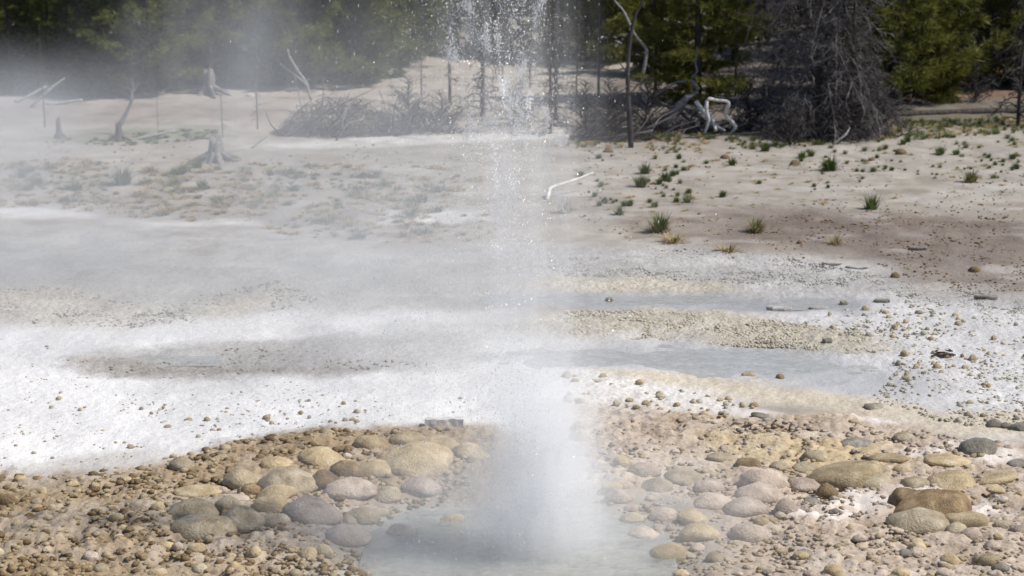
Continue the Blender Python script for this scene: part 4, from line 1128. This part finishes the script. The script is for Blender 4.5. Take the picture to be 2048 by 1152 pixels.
limb('fallen_branch', [(1665, 290), (1690, 270), (1700, 255)], [4, 4, 2], 0, 'silver', 'pale stick leaning at the foot of the big dead spruce', 'branch', .1)

# stumps and the gnarled root mass
def stump(px, py, wpx, hpx, mt, label, roots=6, seed=0, name='tree_stump'):
    g = ground_at(px, py); s = math.hypot(g[0], g[1]) / F; r = np.random.default_rng(seed)
    hw, h = wpx * s / 2, hpx * s
    e = ob(name, None, None, (g[0], g[1], float(T0(g[0], g[1]))), None, None, label, 'stump')
    n = 16; th = np.linspace(0, 2 * np.pi, n, endpoint=False); V = []
    for q, (k, z) in enumerate([(1.25, -.05), (1, .08), (.72, .4), (.6, .75), (.52, 1.0), (.25, .94)]):
        rr = hw * k * (.55 if q else .7) * (1 + .22 * np.sin(th * 5 + 1) + r.normal(0, .07, n))
        zz = h * z * (1 + (r.uniform(-.28, .2, n) if q >= 4 else 0))
        V.append(np.stack([np.cos(th) * rr, np.sin(th) * rr, np.broadcast_to(zz, (n,))], -1))
    V.append(np.array([[0, 0, h * .8]])); V = np.concatenate(V)
    j = np.arange(n); k = (j + 1) % n; fs = []
    for q in range(5): fs += [np.stack([q * n + j, q * n + k, (q + 1) * n + k], -1), np.stack([q * n + j, (q + 1) * n + k, (q + 1) * n + j], -1)]
    fs.append(np.stack([5 * n + j, 5 * n + k, np.full(n, 6 * n)], -1))
    mb = MB(); mb.add(V, np.concatenate(fs)); ob('bole', mb.mesh('bole', M[mt]), e)
    for q in range(roots):
        a = 6.28 * q / roots + r.normal(0, .3); L = hw * r.uniform(1, 1.9); o = np.array([math.cos(a), math.sin(a), 0])
        P = [o * hw * .3 + [0, 0, h * .3], o * L * .6 + [0, 0, h * .12], o * L + [0, 0, -.02]]
        mb = MB(); mb.add(*tube(spl(P, 4), np.linspace(hw * .2, hw * .05, 9), 6)); ob('root', mb.mesh('root', M[mt]), e)
stump(432, 322, 76, 48, 'grey_wood', 'grey weathered stump with spread roots on the left flat', 7, 1)
stump(238, 282, 34, 34, 'bark', 'dark low stump at the foot of the leaning snag', 5, 2)
stump(118, 277, 24, 38, 'bark', 'dark broken stump left of the leaning snag', 5, 3)
stump(418, 188, 60, 48, 'grey_wood', 'gnarled grey root mass in front of the left pines', 8, 4, 'root_mass')
stump(1620, 280, 40, 60, 'bark', 'dark rotten stump hidden in the twigs of the big dead spruce', 5, 5)
for px, py, w_, lb in [(348, 105, 22, 'pale rock in the gap between the left pines'), (412, 92, 26, 'pale rock hanging at the top of the gap between pines'), (85, 125, 60, 'broad pale rock bank behind the left pines'), (100, 148, 26, 'small pale rock under the broad rock bank'), (440, 160, 16, 'small pale rock right of the root mass'), (380, 130, 16, 'little pale rock in the shade of the slender pine'), (500, 192, 18, 'little grey rock below the hazy pines')]:
    place_stone('rock', px, py, w_, 'a', 'stone_white', .6, label=lb, cat='rock')
r = np.random.default_rng(5)
for (px, py, w_, lb) in [(1590, 330, 24, 'brown soil clod left of the dark green tuft'), (1802, 309, 24, 'brown soil clod on the sand at the right'), (1745, 322, 18, 'dark clod near the dark green tuft'), (1215, 305, 26, 'brown clod by the grass edge right of the jet'), (1450, 318, 20, 'brown clod beside a green tuft'), (1950, 545, 26, 'rusty clod in the brown band at the right'), (1790, 556, 22, 'rusty clod in the brown band near the white plates'), (1600, 488, 14, 'tiny clod near the straw tuft')]:
    place_stone('soil_clod', px, py, w_, 's', 'clod', .7, label=lb, cat='clod')

# ------------------------------------------------------------------ GRASS
def tuft_mesh(seed, n, h, spread, mt, droop):
    r = np.random.default_rng(seed)
    az = r.uniform(0, 6.28, n); el = np.abs(r.normal(0, spread, n)); L = h * r.uniform(.5, 1.15, n)
    o = np.stack([np.cos(az), np.sin(az), np.zeros(n)], -1)
    base = o * (r.random(n) * h * .35)[:, None]
    se, ce = np.sin(np.minimum(el, 1.35))[:, None], np.cos(np.minimum(el, 1.35))[:, None]
    d1 = o * se + np.array([0, 0, 1]) * ce
    mid = base + d1 * L[:, None] * .55
    d2 = d1 + o * droop * .6 - np.array([0, 0, 1]) * droop * r.uniform(.2, 1, n)[:, None]; d2 /= np.linalg.norm(d2, axis=1, keepdims=True)
    tip = mid + d2 * L[:, None] * .5; tip[:, 2] = np.maximum(tip[:, 2], .004)
    s = np.cross(o, [0, 0, 1]) * (.0045 + .003 * r.random(n))[:, None]
    V = np.stack([base - s - [0, 0, .02], base + s - [0, 0, .02], mid - s * .8, mid + s * .8, tip], 1).reshape(-1, 3)
    k = np.arange(n)[:, None] * 5
    mb = MB(); mb.add(V, np.concatenate([k + [[0, 1, 3]], k + [[0, 3, 2]], k + [[2, 3, 4]]]))
    return mb.mesh('blades', M[mt], False)
TUFT = {'g': [tuft_mesh(s, 120, .20, .42, 'grass', .3) for s in (1, 2, 3)], 's': [tuft_mesh(s, 90, .2, .85, 'straw', .6) for s in (4, 5)], 'p': [tuft_mesh(s, 80, .2, .55, 'grass_pale', .4) for s in (6, 7, 8)]}
def tuft(px, py, wpx, kinds, label, group=None, hs=1.0):
    g = ground_at(px, py); s = math.hypot(g[0], g[1]) / F
    sc = wpx * s / .25; z = float(T0(g[0], g[1]))
    rot = (0, 0, RNG.uniform(0, 6.28))
    if len(kinds) == 1:
        a = TUFT[kinds]; return ob('grass_tuft', a[RNG.integers(len(a))], None, (g[0], g[1], z), rot, (sc, sc, sc * hs), label, 'grass tuft', group)
    e = ob('grass_tuft', None, None, (g[0], g[1], z), rot, (sc, sc, sc * hs), label, 'grass tuft', group)
    for q, k in enumerate(kinds):
        a = TUFT[k]; ob('green_blades' if k == 'g' else 'dry_blades', a[RNG.integers(len(a))], e, (0, 0, 0), (0, 0, q * 1.3), (1, 1, .75 if k == 's' else 1))
for a in [
 (1660, 341, 44, 'g', 'largest dark green tuft alone on the sand at the upper right'),
 (1743, 417, 42, 'g', 'dark green tuft lowest on the sand, at the edge of the brown band'),
 (1282, 373, 36, 'gp', 'bright green tuft, lower of two right of the white crooked branch'),
 (1290, 347, 32, 'g', 'green tuft, upper of two right of the white crooked branch'),
 (1330, 360, 26, 'g', 'green tuft right of the two by the white crooked branch'), (1345, 352, 20, 'g', 'small green tuft touching the right of another right of the white branch'),
 (1445, 394, 22, 'g', 'small bright green tuft in the middle of the right sand'),
 (1318, 464, 58, 'gs', 'large spiky tuft with a straw skirt at the edge of the grey crust'),
 (1512, 464, 46, 'ps', 'grey-green spiky tuft right of the straw-skirted one'),
 (1672, 489, 34, 's', 'straw tuft standing alone at the brown band'),
 (1455, 504, 56, 's', 'flattened straw tuft on the grey crust'), (1345, 484, 60, 's', 'flattened straw patch just below the large spiky tuft'),
 (1942, 364, 36, 'gs', 'green tuft with straw base at the upper right'),
 (1604, 316, 22, 'g', 'green tuft, left of a pair above the brown clod'), (1622, 313, 22, 'g', 'green tuft, right of a pair above the brown clod'), (1465, 331, 26, 'g', 'green tuft beside the brown clod at the grass edge'), (1530, 302, 28, 'g', 'green tuft under the big dead spruce'),
 (1815, 283, 18, 'g', 'green tuft near the lower log'), (1880, 309, 24, 'gp', 'green tuft below the lower log'), (1130, 425, 42, 'p', 'hazy grey-green tuft right of the jet'), (1240, 430, 30, 'p', 'grey-green tuft left of the spiky straw-skirted one'), (1375, 405, 30, 'p', 'thin pale tuft between the green tufts and the grey crust'),
 (1310, 415, 22, 'p', 'small pale tuft above the spiky straw-skirted tuft'), (405, 380, 34, 'g', 'hazy green tuft on the left flat'), (395, 336, 28, 'g', 'hazy green tuft right beside the grey stump'), (245, 370, 50, 'gp', 'broad hazy green tuft on the left flat'),
]: tuft(a[0], a[1], a[2], a[3], a[4], hs=.45 if 'flattened' in a[4] else .9)
occupied = []
for P, n, lo, hi, seed, kinds, group, hs in (
    ([(1150, 292), (1500, 300), (1800, 270), (2100, 262), (2100, 360), (1800, 365), (1400, 400), (1160, 430)], 150, 8, 20, 61, 'ggp', 'small tufts on the right sand', .8),
    ([(-40, 330), (300, 325), (700, 330), (950, 340), (1000, 480), (700, 480), (430, 440), (130, 420), (-40, 400)], 140, 16, 52, 62, 'ppsgs', 'hazy tufts on the left flat', .45)):
    pts_ = scatter(P, n, lo, hi, 1.6, .45, seed)
    kk = [kinds[RNG.integers(len(kinds))] for _ in pts_]
    lbs = tell_apart([(px, py, q, {'g': 'green', 'p': 'grey-green', 's': 'straw-coloured'}[k]) for (px, py, q), k in zip(pts_, kk)], 'grass tuft', 'tuft', ('tiny', 'small', 12) if lo < 10 else ('small', 'wide', 28))
    for (px, py, q), k, lb in zip(pts_, kk, lbs): tuft(px, py, q, k, lb, group, hs)
# low grass nobody could count: along the dead trees, and dry tufts run together on the flats
def loose_grass(P, n, lo, hi, thr, seed, kinds, mt, hs, label):
    r = np.random.default_rng(seed); mb = MB(); V0 = {}
    for k in set(kinds):
        me = TUFT[k][0]; V = np.empty(len(me.vertices) * 3); me.vertices.foreach_get('co', V); V0[k] = V.reshape(-1, 5, 3)
    S_ = scatter(P, n, lo, hi, 1.5, thr, seed)
    for (px, py, s), g in zip(S_, ground_many([q[:2] for q in S_])):
        T5 = V0[kinds[r.integers(len(kinds))]]
        V5 = T5[r.choice(len(T5), 40, replace=False)].reshape(-1, 3); k = np.arange(40)[:, None] * 5
        sc = s * g[1] / F / .25; a = r.uniform(0, 6.28); c, sn = math.cos(a), math.sin(a)
        V5 = (V5 * [1, 1, hs]) @ np.array([[c, sn, 0], [-sn, c, 0], [0, 0, 1]]) * sc + g
        mb.add(V5, np.concatenate([k + [[0, 1, 3]], k + [[0, 3, 2]], k + [[2, 3, 4]]]))
    ob('grass', mb.mesh('grass', M[mt], False), kind='stuff', label=label)
EDGE = [(1130, 268), (1400, 262), (1750, 245), (2100, 235), (2100, 264), (1750, 285), (1500, 300), (1250, 300), (1130, 290)]
loose_grass(EDGE, 420, 10, 22, .40, 63, 'gpg', 'grass', .7, 'low green grass edging the dead trees')
loose_grass(EDGE, 320, 10, 26, .36, 64, 'sp', 'straw', .5, 'dry straw grass mixed along the dead trees')
loose_grass([(-40, 320), (300, 318), (700, 325), (950, 335), (1000, 480), (700, 490), (430, 445), (130, 425), (-40, 410)], 520, 14, 40, .42, 65, 'sp', 'straw', .32, 'matted dry grass on the left flat')
loose_grass([(-40, 330), (300, 325), (600, 330), (900, 380), (700, 480), (430, 440), (130, 420), (-40, 400)], 320, 12, 30, .46, 66, 'gp', 'grass_pale', .4, 'grey-green growth on the left flat')
loose_grass([(1130, 290), (1600, 300), (2100, 270), (2100, 380), (1500, 420), (1150, 470)], 200, 8, 24, .47, 67, 'sp', 'straw', .35, 'thin straw litter on the right sand')
loose_grass([(90, 285), (250, 268), (430, 258), (440, 280), (250, 292)], 120, 10, 26, .3, 68, 'gp', 'grass', .4, 'thin green patch by the dark stump')

# ------------------------------------------------------------------ GEYSER
def drop_mat():
    """clear drops: mostly see-through, whitened by inner reflections, with a sun glint"""
    m, n, l = mat('water_drops')
    g = nd(n, 'ShaderNodeBsdfGlossy', Roughness=.38)
    t = nd(n, 'ShaderNodeBsdfTranslucent'); t.inputs[0].default_value = (1, 1, 1, 1)
    d = nd(n, 'ShaderNodeBsdfDiffuse'); d.inputs[0].default_value = (1, 1, 1, 1)
    c = nd(n, 'ShaderNodeBsdfTransparent')
    m1 = nd(n, 'ShaderNodeMixShader'); m1.inputs[0].default_value = .5; l.new(d.outputs[0], m1.inputs[1]); l.new(t.outputs[0], m1.inputs[2])
    m2 = nd(n, 'ShaderNodeMixShader'); m2.inputs[0].default_value = .35; l.new(m1.outputs[0], m2.inputs[1]); l.new(g.outputs[0], m2.inputs[2])
    m3 = nd(n, 'ShaderNodeMixShader'); m3.inputs[0].default_value = .52; l.new(m2.outputs[0], m3.inputs[1]); l.new(c.outputs[0], m3.inputs[2])
    o = nd(n, 'ShaderNodeOutputMaterial'); l.new(m3.outputs[0], o.inputs[0])
    return m
M['drop'] = drop_mat()
def drops_mesh(P, Vel, rad, stretch, name):
    n = len(P)
    sp = np.linalg.norm(Vel, axis=1, keepdims=True) + 1e-6; t = Vel / sp
    a = np.cross(t, np.array([.2, .9, .3])); a /= np.linalg.norm(a, axis=1, keepdims=True) + 1e-9; b = np.cross(t, a)
    rr = rad[:, None]; st = stretch[:, None]
    V = np.stack([P + t * rr * st, P - t * rr * st, P + a * rr, P - a * rr, P + b * rr, P - b * rr], 1).reshape(-1, 3)
    f = np.array([[0, 2, 4], [0, 4, 3], [0, 3, 5], [0, 5, 2], [1, 4, 2], [1, 3, 4], [1, 5, 3], [1, 2, 5]])
    mb = MB(); mb.add(V, (np.arange(n)[:, None, None] * 6 + f[None]).reshape(-1, 3))
    return mb.mesh(name, M['drop'], False)

VENT = np.array([*flat(1045, 1085), -.03])
gey = ob('geyser_jet', None, None, VENT, None, None, 'erupting white jet of water and droplets rising from the pool', 'geyser')
def ballistic(n, vz, vx, vy, seed, bursts, jit, hmax=3.6, low=.38):
    r = np.random.default_rng(seed)
    bv = np.stack([r.normal(vx[0], vx[1], bursts), r.normal(vy[0], vy[1], bursts), r.uniform(vz[0], vz[1], bursts)], -1)
    bt = r.random(bursts)
    k = r.integers(0, bursts, n)
    v = bv[k] + r.normal(0, 1, (n, 3)) * jit
    tf = 2 * v[:, 2] / 9.81
    t = np.where(r.random(n) < .55, (bt[k] + r.normal(0, .05, n)) % 1, r.random(n)) * tf
    t = np.clip(t, .01, None)
    p = v * t[:, None]; p[:, 2] -= 4.905 * t * t
    p[:, 0] -= .035 * t * t * 9.81 * .35            # the breeze from the right
    vel = v.copy(); vel[:, 2] -= 9.81 * t
    p += r.normal(0, 1, p.shape) * np.array([.085, .085, .012])
    ok = (p[:, 2] > .01) & (p[:, 2] < hmax) & ((p[:, 2] > 1.5) | (r.random(n) < low))
    return p[ok], vel[ok]
r = np.random.default_rng(3)
def part(P, V, lo, hi, pw, st, name):
    rad = lo + (hi - lo) * r.random(len(P)) ** pw
    o = ob(name, drops_mesh(P, V, rad, st * r.uniform(.8, 1.2, len(P)) * np.clip(np.linalg.norm(V, axis=1) / 4, .5, 1.5), name), gey); o['kind'] = 'stuff'
part(*ballistic(18000, (4.9, 9.0), (-.11, .12), (0, .12), 1, 260, .05, 3.6, .16), .0008, .0030, 4, 2.2, 'column_drops')
part(*ballistic(26000, (4.4, 9.0), (-.16, .26), (0, .24), 2, 420, .05), .0009, .0034, 4.5, 2.2, 'veil_drops')
part(*ballistic(6000, (4.6, 8.6), (-.12, .36), (0, .3), 5, 900, .03), .0012, .0046, 4, 1.4, 'stray_drops')
part(*ballistic(9000, (2.0, 4.8), (.07, .32), (0, .26), 3, 360, .16, 3.6, .8), .0008, .0028, 3, 2.4, 'fountain_drops')
part(*ballistic(8000, (.8, 2.6), (.10, .95), (-.05, .7), 4, 420, .12, 3.6, 1), .0008, .0030, 3, 2.2, 'splash_drops')
r2 = np.random.default_rng(77)
for k in range(34):                      # spiky fingers thrown out of the burst
    v = np.array([r2.normal(.25, .75), r2.normal(0, .4), r2.uniform(1.6, 4.2)]); n = int(r2.integers(120, 260)); tt = np.clip(r2.uniform(.06, .34) + r2.normal(0, .035, n), .01, .6)
    p = v * tt[:, None] * (1 + r2.normal(0, .03, (n, 1))); p[:, 2] -= 4.905 * tt * tt; p += r2.normal(0, .012, p.shape); ok = p[:, 2] > .02
    if ok.sum() > 5: part(p[ok], (v[None] - np.stack([0 * tt, 0 * tt, 9.81 * tt], -1))[ok], .0009, .0030, 3, 3.2, 'water_finger')
# thin ropes of water still holding together
rb = np.random.default_rng(21)
for k in range(64):
    v = np.array([rb.normal(-.14, .24), rb.normal(0, .15), rb.uniform(5.6, 8.4)]); t0 = rb.uniform(.36, .85); o0 = rb.normal(0, .05, 3) * np.array([1, 1, 0])
    n = int(rb.integers(120, 340)); t = np.clip(t0 + rb.normal(0, rb.uniform(.012, .04), n), .02, 1.5)
    p = o0 + v * t[:, None]; p[:, 2] -= 4.905 * t * t; p += rb.normal(0, .010, p.shape) * np.array([1, 1, 2.0])
    ve = v[None] - np.stack([0 * t, 0 * t, 9.81 * t], -1); ok = (p[:, 2] > .05) & (p[:, 2] < 3.8)
    if ok.sum() > 5: part(p[ok], ve[ok], .0009, .0030, 3, 3.6, 'water_rope')

# ------------------------------------------------------------------ STEAM AND SPRAY (closed bodies of mist)
def mist_mat(name, dens, nscale, lo, hi, aniso=.25, colour=(.95, .965, .98, 1), zfade=None, power=1.0, stretch=(1, 1, 1), off=(0, 0, 0)):
    m, n, l = mat(name)
    tc = nd(n, 'ShaderNodeTexCoord'); g = nd(n, 'ShaderNodeNewGeometry')
    ln = nd(n, 'ShaderNodeVectorMath', operation='LENGTH'); l.new(tc.outputs['Object'], ln.inputs[0])
    fall = math_(n, l, 'SUBTRACT', 1.0, math_(n, l, 'POWER', ln.outputs['Value'], 2.0), clamp=True)
    fall = math_(n, l, 'POWER', fall, power)
    mp = nd(n, 'ShaderNodeMapping'); mp.inputs['Scale'].default_value = stretch; mp.inputs['Location'].default_value = off; l.new(g.outputs['Position'], mp.inputs[0])
    ns = nd(n, 'ShaderNodeTexNoise', Scale=nscale, Detail=4.0, Roughness=.5, Distortion=.4); l.new(mp.outputs[0], ns.inputs['Vector'])
    mr = nd(n, 'ShaderNodeMapRange'); mr.interpolation_type = 'SMOOTHSTEP'
    mr.inputs['From Min'].default_value = lo; mr.inputs['From Max'].default_value = hi; l.new(ns.outputs[0], mr.inputs['Value'])
    d = math_(n, l, 'MULTIPLY', fall, math_(n, l, 'MULTIPLY', mr.outputs[0], dens))
    v = nd(n, 'ShaderNodeVolumePrincipled'); v.inputs['Color'].default_value = colour; v.inputs['Anisotropy'].default_value = aniso
    l.new(d, v.inputs['Density'])
    o = nd(n, 'ShaderNodeOutputMaterial'); l.new(v.outputs[0], o.inputs['Volume'])
    return m
SPH = ico(3)
STEAM = (.93, .94, .955, 1)
def mist(name, c, rad, parent=None, label=None, **kw):
    mb = MB(); mb.add(*SPH)
    me = mb.mesh(name, mist_mat(name, **kw))
    o = ob(name, me, parent, c if parent is None else np.array(c) - VENT, None, rad, label, None, None, 'stuff')
    return o
def mp_(px, py, d): return pt(px, py, d)
# steam drifting away to the left
mist('steam', mp_(330, 480, 14.5), (4.4, 4.4, 1.7), label='broad thin veil of steam over the left flat', dens=.25, nscale=.55, lo=.26, hi=.68, off=(2, 0, 0), colour=STEAM, power=1.6)
mist('steam', mp_(-120, 270, 15.5), (2.2, 2.6, 1.15), label='densest steam puff at the left edge', dens=.75, nscale=.9, lo=.30, hi=.66, colour=STEAM, power=2.4)
mist('steam', mp_(500, 110, 15), (2.4, 2.0, 1.5), label='steam rising in front of the left pines', dens=.32, nscale=1.2, lo=.36, hi=.66, stretch=(1, 1, .4), off=(0, 3, 1), colour=STEAM, power=2.0)
mist('steam', mp_(800, 500, 10.8), (2.0, 1.8, 2.4), label='thin steam trailing off the jet', dens=.30, nscale=1.0, lo=.28, hi=.70, off=(1, 4, 0), colour=STEAM, power=2.0)
# spray about the vent
WHITE = (.999, 1, 1, 1)
mist('spray', VENT + [.09, 0, .45], (.50, .36, 1.15), gey, dens=2.6, nscale=3.0, lo=.2, hi=.6, stretch=(1.6, 1.6, .4), power=2.0, aniso=0.0, colour=WHITE)
mist('spray', VENT + [-.06, 0, 1.35], (.60, .5, 2.6), gey, dens=1.9, nscale=2.2, lo=.40, hi=.70, stretch=(6, 6, .2), aniso=0.0, colour=WHITE, power=2.0)
mist('spray', VENT + [.15, -.04, .40], (.33, .26, .72), gey, dens=7.0, nscale=5.0, lo=.30, hi=.62, stretch=(1.8, 1.8, .6), aniso=0.0, colour=(1, 1, 1, 1), power=1.6)
mist('spray', VENT + [.0, .1, .08], (1.7, 1.2, .5), gey, dens=1.1, nscale=2.4, lo=.25, hi=.66, aniso=0.0, colour=WHITE, power=1.6)
